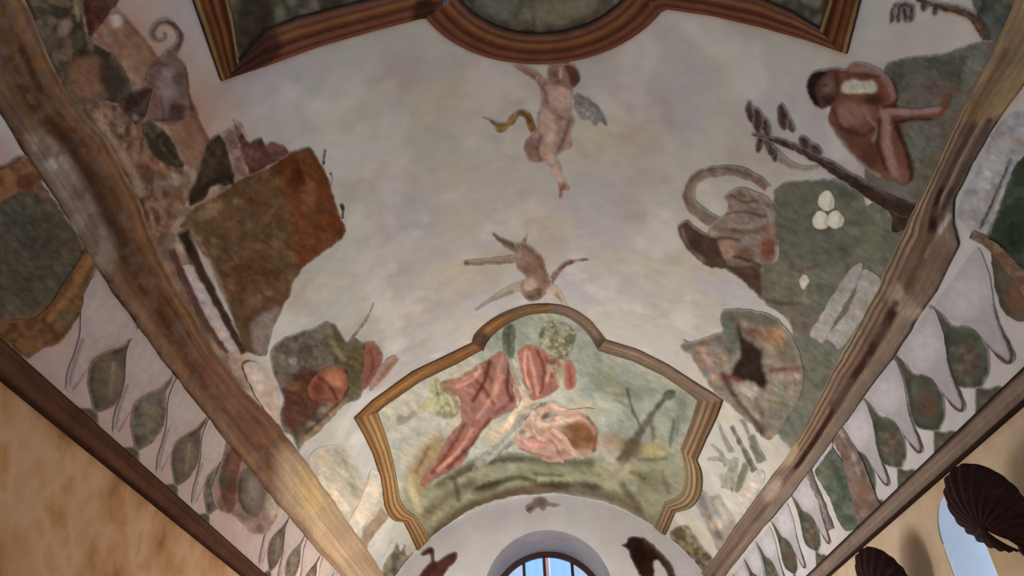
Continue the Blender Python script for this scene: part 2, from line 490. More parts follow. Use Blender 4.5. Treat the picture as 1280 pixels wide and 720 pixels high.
def strip(name, outer, inner, ramp, relief, L, parent=None, nu=14, step=3.0, seed=1, grain=.2, h0=.004, proj=project_vault, ops=(), mat=None, edge=0.0):
    """a moulding between two traced edges; ramp: [(u, colour)] across it, relief: [(u, height)]"""
    outer = np.asarray(outer, float); inner = np.asarray(inner, float)
    n = max(4, int(max(np.linalg.norm(np.diff(outer, axis=0), axis=1).sum(), 6) / step))
    A, B = resample(outer, n=n), resample(inner, n=n)
    for E_, k in ((A, 0), (B, 50)):      # slightly uneven hand drawn edges
        t = np.gradient(E_, axis=0); t /= np.linalg.norm(t, axis=1)[:, None] + 1e-9
        w_ = (fbm(E_[:, 0] / 18 + k, E_[:, 1] / 18, seed + 2) - .5) * edge
        E_ += np.stack([-t[:, 1], t[:, 0]], 1) * w_[:, None]
    u = np.linspace(0, 1, nu)
    P = A[:, None, :] * (1 - u)[None, :, None] + B[:, None, :] * u[None, :, None]
    Pf = P.reshape(-1, 2); U = np.tile(u, n); V = np.repeat(np.linspace(0, 1, n), nu)
    hgt = np.interp(U, [r[0] for r in relief], [r[1] for r in relief]) + h0
    wob = (fbm(Pf[:, 0] / 40, Pf[:, 1] / 40, seed) - .5) * .03
    uu = np.clip(U + wob, 0, 1)
    rc = np.array([lin(tone(c[1])) for c in ramp]); rp = [c[0] for c in ramp]
    c = np.stack([np.interp(uu, rp, rc[:, k]) for k in range(3)], 1) / L
    if ops:
        c = Paint(None, ops, L, .0, seed, under=lambda _: c)(Pf)
    c = c * (1 + grain * 1.6 * (fbm(V * n / 10, uu * 7, seed + 5) - .5))[:, None] * (1 + grain * 1.6 * (fbm(Pf[:, 0] / 22, Pf[:, 1] / 22, seed + 8) - .5))[:, None]
    stk = fbm(V * n / 60 + 3, uu * 24, seed + 15, 3) - .5
    c = c * (1 + grain * 3.0 * stk)[:, None]
    c = np.clip(c, .004, .86)
    X = proj(Pf, 0)
    Xh = proj(Pf, hgt) if proj is project_vault else proj(Pf, hgt)
    org = X.mean(0) if parent is None else np.array(parent['org'])
    Xg = (Xh - org).reshape(n, nu, 3)
    # side skirts down to the plaster
    X0 = (proj(Pf, 0.0005) - org).reshape(n, nu, 3)
    Xg = np.concatenate([X0[:, :1], Xg, X0[:, -1:]], 1)
    cg = c.reshape(n, nu, 3); cg = np.concatenate([cg[:, :1], cg, cg[:, -1:]], 1)
    me = grid_mesh(name, Xg, cg)
    nn = np.array([tuple(p.normal) for p in me.polygons]).mean(0)
    if nn @ (CPOS - X.mean(0)) < 0: me.flip_normals()
    o = link(name, me, mat or M_MOULD, parent, None if parent is not None else org)
    o['org'] = [float(k) for k in org]
    return o
def empty(name, loc):
    o = bpy.data.objects.new(name, None); COL.objects.link(o); o.location = loc; o.empty_display_size = .1
    o['org'] = [float(k) for k in loc]
    return o

def cen(o): a = np.asarray(o, float); return a.mean(0)
SEED = [100]
def fig(name, outline, base, ops=(), label=None, cat=None, parent=None, h=.003, under=None, L=None, grain=.13, g=2.2, feather=2.2, angle=.5, proj=project_vault, smooth=True, sub=6, wob=1.6, kind=None, rough=2.0):
    SEED[0] += 7
    c = cen(outline)
    p = Paint(base, ops, L or light_at(*c), grain, SEED[0], angle=angle, wob=wob)
    o = patch(name, outline, p, h, g, parent, under, feather, proj, smooth, None, sub, rough)
    q = catmull(outline, True, 4) if smooth else np.asarray(outline, float)
    PAINTS['paint'][o.name] = (p, q, under)
    if label: tag(o, label, cat, None, kind)
    return o
PAINTS = {'paint': {}}
def base_or(u, P): return u(P) if callable(u) else base_paint(P)
white_under = lambda P: np.tile(lin((218, 210, 208)), (len(P), 1))

# ================================================================== mouldings of the vault
GY = np.concatenate([np.linspace(.15, .8, 8), np.linspace(.85, 4.42, 60)])
def lpath(th): return [ty_px(th, y) for y in GY]
# cornices at the springing
cl = strip('trim_1', lpath(-86.4), lpath(-90), [(0, (62, 40, 28)), (.12, (92, 60, 42)), (.45, (80, 50, 33)), (.8, (90, 56, 38)), (1, (70, 42, 30))],
           [(0, .022), (.15, .03), (.85, .03), (1, .026)], .48, nu=12, step=6, seed=3, grain=.3)
tag(cl, 'dark red-brown cornice band above the ochre left wall', None, None, 'structure')
cr = strip('trim_2', lpath(86.4), lpath(90), [(0, (58, 42, 36)), (.12, (64, 46, 38)), (.2, (122, 102, 86)), (.5, (128, 108, 90)), (.85, (116, 96, 80)), (.93, (56, 38, 32)), (1, (60, 40, 34))],
           [(0, .024), (.12, .028), (.2, .02), (.85, .02), (.92, .028), (1, .026)], .56, nu=14, step=6, seed=4, grain=.2)
tag(cr, 'grey-brown cornice band with dark edges above the right wall', None, None, 'structure')
# painted ribs
lu = [(-75, -200), (-30, -115), (32, 6), (60, 71), (86, 122), (128, 168), (150, 207), (172, 249), (190, 300), (216, 352), (240, 392), (268, 440), (305, 487), (346, 530), (378, 572), (415, 625), (452, 678), (490, 735)]
ll = [(-190, -190), (-110, -60), (-60, 40), (0, 142), (28, 189), (60, 235), (95, 290), (125, 342), (174, 412), (222, 476), (262, 526), (303, 577), (340, 622), (372, 660), (404, 697), (440, 738)]
LR_OPS = [('p', [(32, 165), (55, 168), (78, 190), (100, 222), (122, 262), (140, 300), (138, 330), (122, 338), (102, 305), (82, 268), (58, 225), (36, 195)], (126, 106, 92), 8, .8),
          ('n', 16, (88, 66, 52), .55, .1, .5, 5), ('e', (62, 205, 10, 7, 40), (150, 134, 124), 4, .7), ('e', (78, 200, 6, 10, -30), (146, 130, 122), 3, .6), ('n', 9, (104, 84, 70), .52, .08, .45, 15),
          ('e', (88, 285, 3, 12, -30), (170, 155, 145), 2, .6), ('s', [(62, 150), (95, 195), (125, 250), (150, 300)], 16, (62, 38, 24), 6, .6),
          ('s', [(80, 60), (105, 110)], 6, (150, 112, 70), 4, .5), ('s', [(22, 60), (45, 110)], 10, (58, 36, 22), 4, .6),
          ('p', [(262, 380), (285, 420), (310, 455), (330, 500), (350, 530), (310, 560), (285, 520), (250, 470), (240, 420)], (106, 72, 56), 10, .6),
          ('p', [(350, 560), (390, 585), (430, 640), (470, 700), (480, 740), (440, 730), (390, 670), (350, 620)], (150, 122, 92), 14, .8),
          ('p', [(372, 585), (392, 600), (400, 630), (385, 640), (372, 615)], (160, 128, 74), 5, .7)]
rl = strip('trim_3', lu, ll, [(0, (150, 112, 78)), (.07, (96, 62, 34)), (.16, (128, 90, 50)), (.28, (88, 56, 30)), (.4, (104, 70, 38)), (.55, (78, 48, 28)), (.7, (104, 72, 42)), (.85, (118, 86, 60)), (.95, (98, 68, 44)), (1, (66, 46, 32))],
           [(0, .008), (.08, .016), (.2, .018), (.28, .012), (.5, .016), (.6, .011), (.95, .011), (1, .008)], .37, nu=48, step=3, seed=11, grain=.22, edge=4, ops=LR_OPS)
tag(rl, 'worn brown and ochre moulded rib along the left haunch of the vault', None, None, 'structure')
ru = [(1400, -250), (1345, -150), (1300, -60), (1264, 15), (1240, 72), (1204, 132), (1176, 195), (1150, 250), (1124, 305), (1098, 362), (1070, 415), (1042, 464), (1012, 525), (985, 570), (955, 608), (922, 655), (890, 700), (862, 738)]
rlow = [(1500, -220), (1420, -120), (1350, 0), (1300, 80), (1266, 125), (1238, 166), (1214, 208), (1194, 250), (1194, 282), (1200, 305), (1171, 364), (1152, 392), (1122, 441), (1087, 487), (1046, 545), (1012, 590), (983, 627), (960, 654), (942, 676), (915, 710), (893, 738)]
RR_OPS = [('p', [(1262, 10), (1300, -60), (1330, 30), (1290, 100), (1262, 140), (1225, 150), (1205, 140), (1236, 80)], (158, 124, 78), 8, .75),
          ('s', [(1262, 60), (1225, 130), (1205, 165)], 7, (96, 68, 44), 4, .6),
          ('s', [(1240, 150), (1180, 262), (1160, 310)], 9, (62, 42, 38), 4, .85),
          ('s', [(1190, 268), (1160, 318)], 5, (182, 170, 160), 2, .7),
          ('p', [(1160, 290), (1190, 300), (1185, 340), (1150, 372), (1128, 372), (1140, 330)], (120, 96, 68), 6, .7),
          ('p', [(1112, 362), (1126, 350), (1135, 368), (1155, 386), (1146, 398), (1120, 384)], (160, 134, 110), 4, .8),
          ('s', [(1122, 378), (1080, 455), (1045, 505)], 8, (78, 52, 44), 3, .85),
          ('p', [(970, 558), (990, 545), (1000, 560), (992, 578), (975, 585), (962, 578)], (172, 146, 106), 4, .85),
          ('n', 22, (116, 100, 82), .52, .1, .4, 8),
          ('p', [(940, 610), (985, 585), (1000, 600), (960, 640), (920, 690), (900, 720), (885, 700)], (128, 104, 88), 7, .7),
          ('e', (968, 610, 9, 16, 30), (172, 148, 128), 4, .6)]
rr = strip('trim_4', ru, rlow, [(0, (186, 164, 132)), (.04, (88, 66, 50)), (.10, (168, 140, 106)), (.15, (96, 70, 52)), (.24, (158, 128, 100)), (.30, (110, 82, 62)), (.38, (138, 108, 86)), (.45, (70, 46, 38)), (.53, (62, 42, 34)), (.60, (92, 66, 52)), (.64, (150, 122, 100)), (.78, (136, 112, 92)), (.94, (128, 112, 94)), (.97, (116, 100, 84)), (1, (64, 50, 42))],
           [(0, .010), (.06, .018), (.12, .014), (.2, .020), (.36, .020), (.46, .010), (.6, .014), (.95, .012), (1, .008)], .58, nu=48, step=3, seed=21, grain=.2, edge=3, ops=RR_OPS)
tag(rr, 'brown and tan moulded rib along the right haunch of the vault', None, None, 'structure')

# ================================================================== far wall with its deep arched window
AX, AZ, AR, AD = .035, 3.875, .80, 1.0
def far_wall():
    n = 48; bm = bmesh.new()
    ang = np.linspace(math.pi, 0, n + 1)
    out = [(W * math.cos(a), SPR + RISE * math.sin(a)) for a in ang]
    inn = [(AX + AR * math.cos(a), AZ + AR * math.sin(a)) for a in ang]
    K = 8; rings = []
    for k in range(K + 1):
        t = k / K
        rings.append([bm.verts.new((o[0] * (1 - t) + i[0] * t, YEND, o[1] * (1 - t) + i[1] * t)) for o, i in zip(out, inn)])
    for k in range(K):
        for j in range(n):
            bm.faces.new((rings[k][j], rings[k][j + 1], rings[k + 1][j + 1], rings[k + 1][j]))
    SILL = 1.0
    for s in (0, n):
        xo, xi = out[s][0], inn[s][0]
        a, b_ = rings[0][s], rings[K][s]
        c = bm.verts.new((xi, YEND, SILL)); d = bm.verts.new((xo, YEND, SILL))
        bm.faces.new([a] + [rings[k][s] for k in range(1, K)] + [b_, c, d])
    v = [bm.verts.new(p) for p in ((-W, YEND, 0), (W, YEND, 0), (W, YEND, SILL), (-W, YEND, SILL))]
    bm.faces.new(v)
    bmesh.ops.recalc_face_normals(bm, faces=bm.faces[:])
    me = bpy.data.meshes.new('wall_far'); bm.to_mesh(me); bm.free()
    o = link('wall_far', me, M_WHITE); tag(o, 'white lunette end wall with a deep arched recess', None, None, 'structure')
    # reveal of the arch, in a greyer tone than the wall
    pts = [(AX - AR, 1.0)] + inn + [(AX + AR, 1.0)]
    X = np.array([[(p[0], YEND + AD * t, p[1]) for t in np.linspace(0, 1, 6)] for p in pts])
    me = grid_mesh('arch_reveal', X, None, smooth=False)
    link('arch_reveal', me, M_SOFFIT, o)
    return o
far_wall()
def arch_tube(name, r_out, r_in, y0, y1, mtl, parent, z_low=1.0):
    ang = np.linspace(math.pi, 0, 40)
    def path(r): return [(AX - r, z_low)] + [(AX + r * math.cos(a), AZ + r * math.sin(a)) for a in ang] + [(AX + r, z_low)]
    o, i = path(r_out), path(r_in)
    X = np.array([[(a[0], y0, a[1]), (b_[0], y0, b_[1]), (b_[0], y1, b_[1]), (a[0], y1, a[1]), (a[0], y0, a[1])] for a, b_ in zip(o, i)])
    return link(name, grid_mesh(name, X, None, smooth=False), mtl, parent)
win = empty('window_1', (AX, YEND + AD, 1.0)); tag(win, 'arched window with blue panes deep in the end wall recess', None, None, 'structure')
def child(o, p): o.parent = p; o.location = -Vector(p.location); return o
child(arch_tube('window_frame', AR, AR - .07, YEND + AD - .06, YEND + AD, M_DARK, None), win)
for x in (-.30, -.02, .36):
    child(box_mesh('mullion', [(AX + x - .02, AX + x + .02, YEND + AD - .05, YEND + AD - .01, 1.0, AZ + math.sqrt((AR - .06) ** 2 - x * x))], M_DARK), win)
for z in (3.55, 2.7, 1.85):
    child(box_mesh('glazing_bar', [(AX - AR + .07, AX + AR - .07, YEND + AD - .045, YEND + AD - .015, z - .018, z + .018)], M_DARK), win)
def pane(x0, x1, c):
    n = 8; xs = np.linspace(x0, x1, n); R = AR - .065
    X = np.array([[(AX + x, YEND + AD - .03, 1.0), (AX + x, YEND + AD - .03, AZ + math.sqrt(max(R * R - x * x, 0)))] for x in xs])
    return child(link('pane', grid_mesh('pane', X, None, smooth=False), c, None), win)
def pane_mat(name, c, t):
    m, nt, b_ = nodes(name)
    n = nt.nodes.new('ShaderNodeTexNoise'); n.inputs['Scale'].default_value = 5
    r = nt.nodes.new('ShaderNodeValToRGB'); r.color_ramp.elements[0].color = (*lin(c), 1)
    r.color_ramp.elements[1].color = (*np.clip(lin(c) * 1.3, 0, 1), 1)
    nt.links.new(n.outputs['Fac'], r.inputs['Fac']); nt.links.new(r.outputs['Color'], b_.inputs['Base Color'])
    b_.inputs['Roughness'].default_value = .12
    b_.inputs['Transmission Weight'].default_value = t; b_.inputs['IOR'].default_value = 1.05
    return m
PB = pane_mat('blue_tinted_glass', (104, 118, 138), .75); PR = pane_mat('red_tinted_glass', (150, 52, 46), .8); PG = pane_mat('rose_grey_glass', (138, 120, 122), .7)
for x0, x1, c in ((-.735, -.30, PG), (-.30, -.02, PB), (-.02, .05, PR), (.05, .36, PB), (.36, .735, PG)):
    pane(x0 + .004, x1 - .004, c)

# window of the right wall with a half closed shutter: the far jamb catches the sky
w2 = empty('window_2', (W, JC, .7)); tag(w2, 'narrow round-headed window of the right wall showing its white jamb', None, None, 'structure')
child(box_mesh('jamb', [(W + .004, W + TW, JY - .012, JY, .7, JS)], M_WHITE), w2)
child(box_mesh('jamb', [(W + .004, W + TW, JN, JN + .012, .7, JS)], M_WHITE), w2)
arc = [(JC + JR * math.cos(t), JS + JR * math.sin(t)) for t in np.linspace(0, math.pi, 25)]
X = np.array([[(W + .002, y_ + (.012 if y_ < JC else -.012) * abs(math.cos(t)), z_), (W + TW, y_, z_)] for (y_, z_), t in zip(arc, np.linspace(0, math.pi, 25))])
child(link('arch_head', grid_mesh('arch_head', X, None), M_WHITE, None), w2)
for sgn in (1, -1):            # wall filling the corners above the round head
    pts = [(y_, z_) for y_, z_ in arc if (y_ - JC) * sgn >= -1e-6]
    if sgn < 0: pts = pts[::-1]
    pts = pts + [(JC + sgn * JR, JZ)] if sgn < 0 else pts + [(JC + sgn * JR, JZ)]
    n_ = len(pts); v_ = [(W, y_, z_) for y_, z_ in pts] + [(W + TW, y_, z_) for y_, z_ in pts]
    f_ = [tuple(range(n_)), tuple(range(2 * n_ - 1, n_ - 1, -1))] + [(i, (i + 1) % n_, n_ + (i + 1) % n_, n_ + i) for i in range(n_)]
    link('spandrel', mesh_from('spandrel', v_, f_, None, False), M_WALLR, wr)
for i, (yy, sd) in enumerate(((LY[0], -1), (LY[1], -1), (RY, 1))):  # unseen windows added to go with the side fill lights
    w3 = empty('window_%d' % (3 + i), (sd * (W + TW - .1), yy, .5)); tag(w3, 'unseen added mullioned window of the %s wall below the cornice' % ('left' if sd < 0 else 'right'), None, None, 'structure')
    xa, xb = sorted((sd * (W + TW - .06), sd * (W + TW - .12)))
    B = [(xa, xb, yy - .65, yy - .59, .5, 2.5), (xa, xb, yy + .59, yy + .65, .5, 2.5), (xa, xb, yy - .59, yy + .59, .5, .56), (xa, xb, yy - .59, yy + .59, 2.44, 2.5), (xa, xb, yy - .03, yy + .03, .56, 2.44)]
    child(box_mesh('window_frame', B, M_DARK), w3)

# ================================================================== frieze of scalloped drapery and leaf medallions
def frieze_cell():
    lobe_o = [(1165, 385), (1174, 399), (1181, 421), (1185, 446), (1192, 471), (1204, 495), (1208, 509), (1204, 515), (1195, 512), (1181, 495), (1167, 473), (1153, 466), (1140, 460), (1129, 449), (1124, 440), (1143, 415)]
    lobe_p = [('g', (1140, 410), (1190, 490), (156, 146, 146), .5), ('e', (1158, 435, 18, 24, 20), (178, 170, 170), 8, .6),
              ('s', [(1187, 448), (1193, 472), (1203, 496), (1205, 509), (1200, 513), (1180, 495), (1166, 477)], 4.5, (100, 74, 62), 1.4, .95)]
    med_o = [(1116, 442), (1126, 446), (1134, 456), (1142, 466), (1155, 468), (1167, 473), (1175, 484), (1181, 500), (1182, 518), (1178, 532), (1172, 539), (1158, 538), (1146, 534), (1139, 523), (1136, 505), (1133, 488), (1129, 471), (1123, 458)]
    med_p = [('s', [(1136, 478), (1139, 515), (1150, 533), (1170, 536), (1180, 518)], 7, (74, 76, 66), 4, .8), ('e', (1160, 506, 11, 17, -10), (104, 84, 68), 7, .8),
             ('e', (1163, 508, 4, 8, 0), (116, 82, 64), 3, .6), ('e', (1145, 485, 5, 12, 10), (104, 106, 94), 4, .7)]
    bud_o = [(1168, 537), (1178, 540), (1190, 538), (1199, 541), (1205, 548), (1192, 562), (1174, 580), (1168, 566), (1167, 550)]
    return lobe_o, lobe_p, med_o, med_p, bud_o
lobe_o, lobe_p, med_o, med_p, bud_o = frieze_cell()
TOP0 = 1.57
# the left frieze has its own drawing: shorter lobes with faint rose tails
lobe_l = [(173, 410), (190, 432), (205, 452), (214, 465), (210, 474), (198, 481), (182, 487), (171, 496), (164, 512), (154, 530), (147, 541), (140, 537), (142, 520), (148, 500), (154, 480), (156, 460), (157, 440), (163, 424)]
lobe_lp = [('e', (180, 455, 18, 20, 20), (164, 143, 134), 8, .5), ('s', [(157, 482), (149, 506), (143, 534)], 4, (132, 100, 94), 2, .75), ('s', [(170, 500), (158, 524), (147, 539)], 4, (132, 102, 96), 2, .75)]
med_l = [(217, 464), (215, 477), (207, 490), (208, 510), (205, 530), (197, 545), (187, 556), (170, 563), (166, 548), (163, 530), (165, 512), (172, 500), (184, 492), (198, 486), (208, 477)]
med_lp = [('s', [(168, 508), (166, 535), (172, 556)], 6, (80, 70, 58), 3, .7), ('e', (188, 524, 10, 18, 15), (112, 96, 72), 6, .7), ('s', [(214, 470), (206, 484), (190, 494)], 5, (78, 66, 54), 2, .8), ('s', [(190, 505), (186, 540)], 3, (126, 106, 80), 2, .6)]
bud_l = [(149, 561), (160, 559), (171, 561), (174, 574), (172, 592), (160, 582)]
def frieze(name, label, side, tops):
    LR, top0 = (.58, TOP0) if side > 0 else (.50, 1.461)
    root = empty(name, (side * W * .97, 2.3 * W, SPR + .4)); tag(root, label, None, None, 'structure')
    org = np.array(root['org'])
    def part(pname, outline, base, ops, h, under, seed, grain=.14):
        P, F, q = tri_patch(outline, 2.2, rough=1.2)
        c = Paint(base, ops, LR, grain, seed, wob=1.0)(P)
        if under is not None:
            a = .5 + .5 * sstep(0, 2.0, np.maximum(sdf(P, q), 0))[:, None]
            c = under(P) * (1 - a) + c * a
        X = project_vault(P, h)
        me = mesh_from(pname, X - org, F, c)
        n = np.array([tuple(p.normal) for p in me.polygons[:40]]).mean(0)
        if n[0] * side > 0: me.flip_normals()
        me.materials.append(M_FIG)
        return me
    if side > 0:
        LO, LP, MO, MP, BO, WC, MC, BC = lobe_o, lobe_p, med_o, med_p, bud_o, (166, 157, 157), (90, 90, 76), (88, 86, 72)
    else:
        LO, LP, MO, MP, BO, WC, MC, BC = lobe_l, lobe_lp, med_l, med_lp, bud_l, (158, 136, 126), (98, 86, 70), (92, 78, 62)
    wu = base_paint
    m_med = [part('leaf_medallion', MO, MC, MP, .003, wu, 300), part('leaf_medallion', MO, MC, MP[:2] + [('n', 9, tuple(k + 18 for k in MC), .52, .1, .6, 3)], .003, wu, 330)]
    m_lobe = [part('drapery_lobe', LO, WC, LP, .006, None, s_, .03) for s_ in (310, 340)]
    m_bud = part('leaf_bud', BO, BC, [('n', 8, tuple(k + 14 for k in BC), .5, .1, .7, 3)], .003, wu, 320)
    for i, t in enumerate(tops):
        for nm, me in (('leaf_medallion', m_med[i % 2]), ('drapery_lobe', m_lobe[i % 2]), ('leaf_bud', m_bud)):
            o = bpy.data.objects.new(nm, me); COL.objects.link(o); o.parent = root
            o.location = (0, (t - top0) * W, 0)
    return root
frieze('trim_5', 'frieze of white drapery lobes and green medallions above the right cornice', 1,
       [.32, .57, .82, 1.335, 1.57, 1.821, 2.061, 2.63, 2.944, 3.227, 3.487, 3.75, 4.0])
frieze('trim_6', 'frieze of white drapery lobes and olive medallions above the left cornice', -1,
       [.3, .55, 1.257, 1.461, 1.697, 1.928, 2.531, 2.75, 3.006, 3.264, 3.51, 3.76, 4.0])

# ================================================================== near framed painting at the crown
def P_(th, y): return ty_px(th, y)
RC, RO, RI = (2.0, .943), .323, .229
def ring_pt(r, a):       # a measured from straight down the picture (far side), degrees
    y = RC[1] + r * math.cos(math.radians(a)); s = r * math.sin(math.radians(a))
    return P_(RC[0] + math.degrees(s), y)
nf = empty('framed_painting', ty_to_xyz(np.array([[2.0, .8 * W]]), .01)[0])
tag(nf, 'large framed ceiling painting with dark red-brown moulding and a round bulge above the cherub', 'painting')
canvas = [P_(-40, 1.03), P_(-30, 1.02), P_(-18, 1.02)] + [ring_pt(RI + .02, a) for a in (-62, -45, -25, 0, 25, 45, 62)] + [P_(20, 1.03), P_(30, 1.04), P_(40.5, 1.05), P_(41, .9), P_(41.5, .6), P_(41.5, .4), P_(20, .35), P_(0, .33), P_(-20, .35), P_(-40, .4), P_(-40, .7)]
cv = fig('canvas', canvas, (92, 90, 74), [('n', 30, (72, 70, 56), .5, .1, .8, 2), ('n', 14, (118, 112, 92), .55, .1, .6, 4), ('s', [(666, -20), (668, 18), (667, 38)], 5, (70, 62, 48), 2, .7),
          ('e', (700, 12, 40, 16, 0), (122, 118, 96), 10, .7), ('e', (620, 10, 26, 18, 0), (112, 112, 100), 10, .6), ('s', [(590, 15), (640, 30), (700, 34), (750, 16)], 8, (88, 82, 64), 4, .6),
          ('p', [(300, 0), (340, 0), (330, 60), (298, 70)], (62, 52, 42), 8, .8)], parent=nf, h=.004, under=False, g=4.5, smooth=False, L=.48)
RED = [(0, (112, 76, 64)), (.1, (124, 80, 64)), (.2, (96, 54, 40)), (.34, (126, 82, 52)), (.44, (88, 48, 34)), (.56, (120, 72, 44)), (.66, (138, 90, 50)), (.76, (100, 60, 38)), (.86, (126, 86, 60)), (1, (56, 36, 28))]
GOLD = [(0, (60, 38, 24)), (.08, (146, 108, 60)), (.16, (96, 58, 30)), (.3, (118, 72, 34)), (.42, (72, 40, 22)), (.56, (128, 80, 42)), (.68, (84, 46, 28)), (.82, (74, 44, 26)), (.9, (150, 116, 70)), (1, (44, 30, 22))]
REL = [(0, .010), (.1, .02), (.22, .032), (.36, .034), (.5, .024), (.62, .030), (.78, .02), (.9, .022), (1, .012)]
def rail(name, outer, inner, ramp, parent, L, seed, **k):
    return strip(name, outer, inner, ramp, k.pop('rel', REL), L, parent, nu=30, step=2.5, seed=seed, grain=k.pop('grain', .2), **k)
YN = [1.07, 1.0, .9, .8, .7, .6, .5, .4]
rail('side_rail', [(275, 100), (240, 0)] + [P_(-42.6, y) for y in (.75, .6, .45)], [(297, 74), (290, 20)] + [P_(-37.6, y) for y in (.75, .6, .45)], GOLD, nf, .52, 41)
rail('side_rail', [(1060, 66), (1077, 0)] + [P_(42.4, y) for y in (.75, .6, .45)], [(1025, 33), (1036, 0)] + [P_(38.0, y) for y in (.8, .65, .5)], GOLD, nf, .50, 42)
rail('end_rail', [(275, 100), (340, 78), (400, 56), (470, 36), (524, 22), (545, 20)], [(297, 74), (330, 36), (370, 20), (440, 2), (520, -18), (560, -25)], RED, nf, .47, 43, grain=.16,
     ops=[('p', [(275, 100), (330, 80), (350, 50), (330, 30), (300, 30), (290, 70)], (58, 34, 28), 8, .8), ('p', [(515, 30), (545, 30), (540, -5), (520, -5)], (54, 36, 28), 6, .8)])
rail('end_rail', [(820, 16), (835, 10), (890, 18), (950, 32), (1010, 49), (1060, 66)], [(800, -28), (830, -30), (890, -20), (940, -10), (990, 12), (1025, 33)], RED, nf, .5, 44, grain=.16)
rail('round_rail', [ring_pt(RO, a) for a in np.linspace(-64, 64, 50)], [ring_pt(RI, a) for a in np.linspace(-64, 64, 50)], RED, nf, .5, 45, grain=.16)

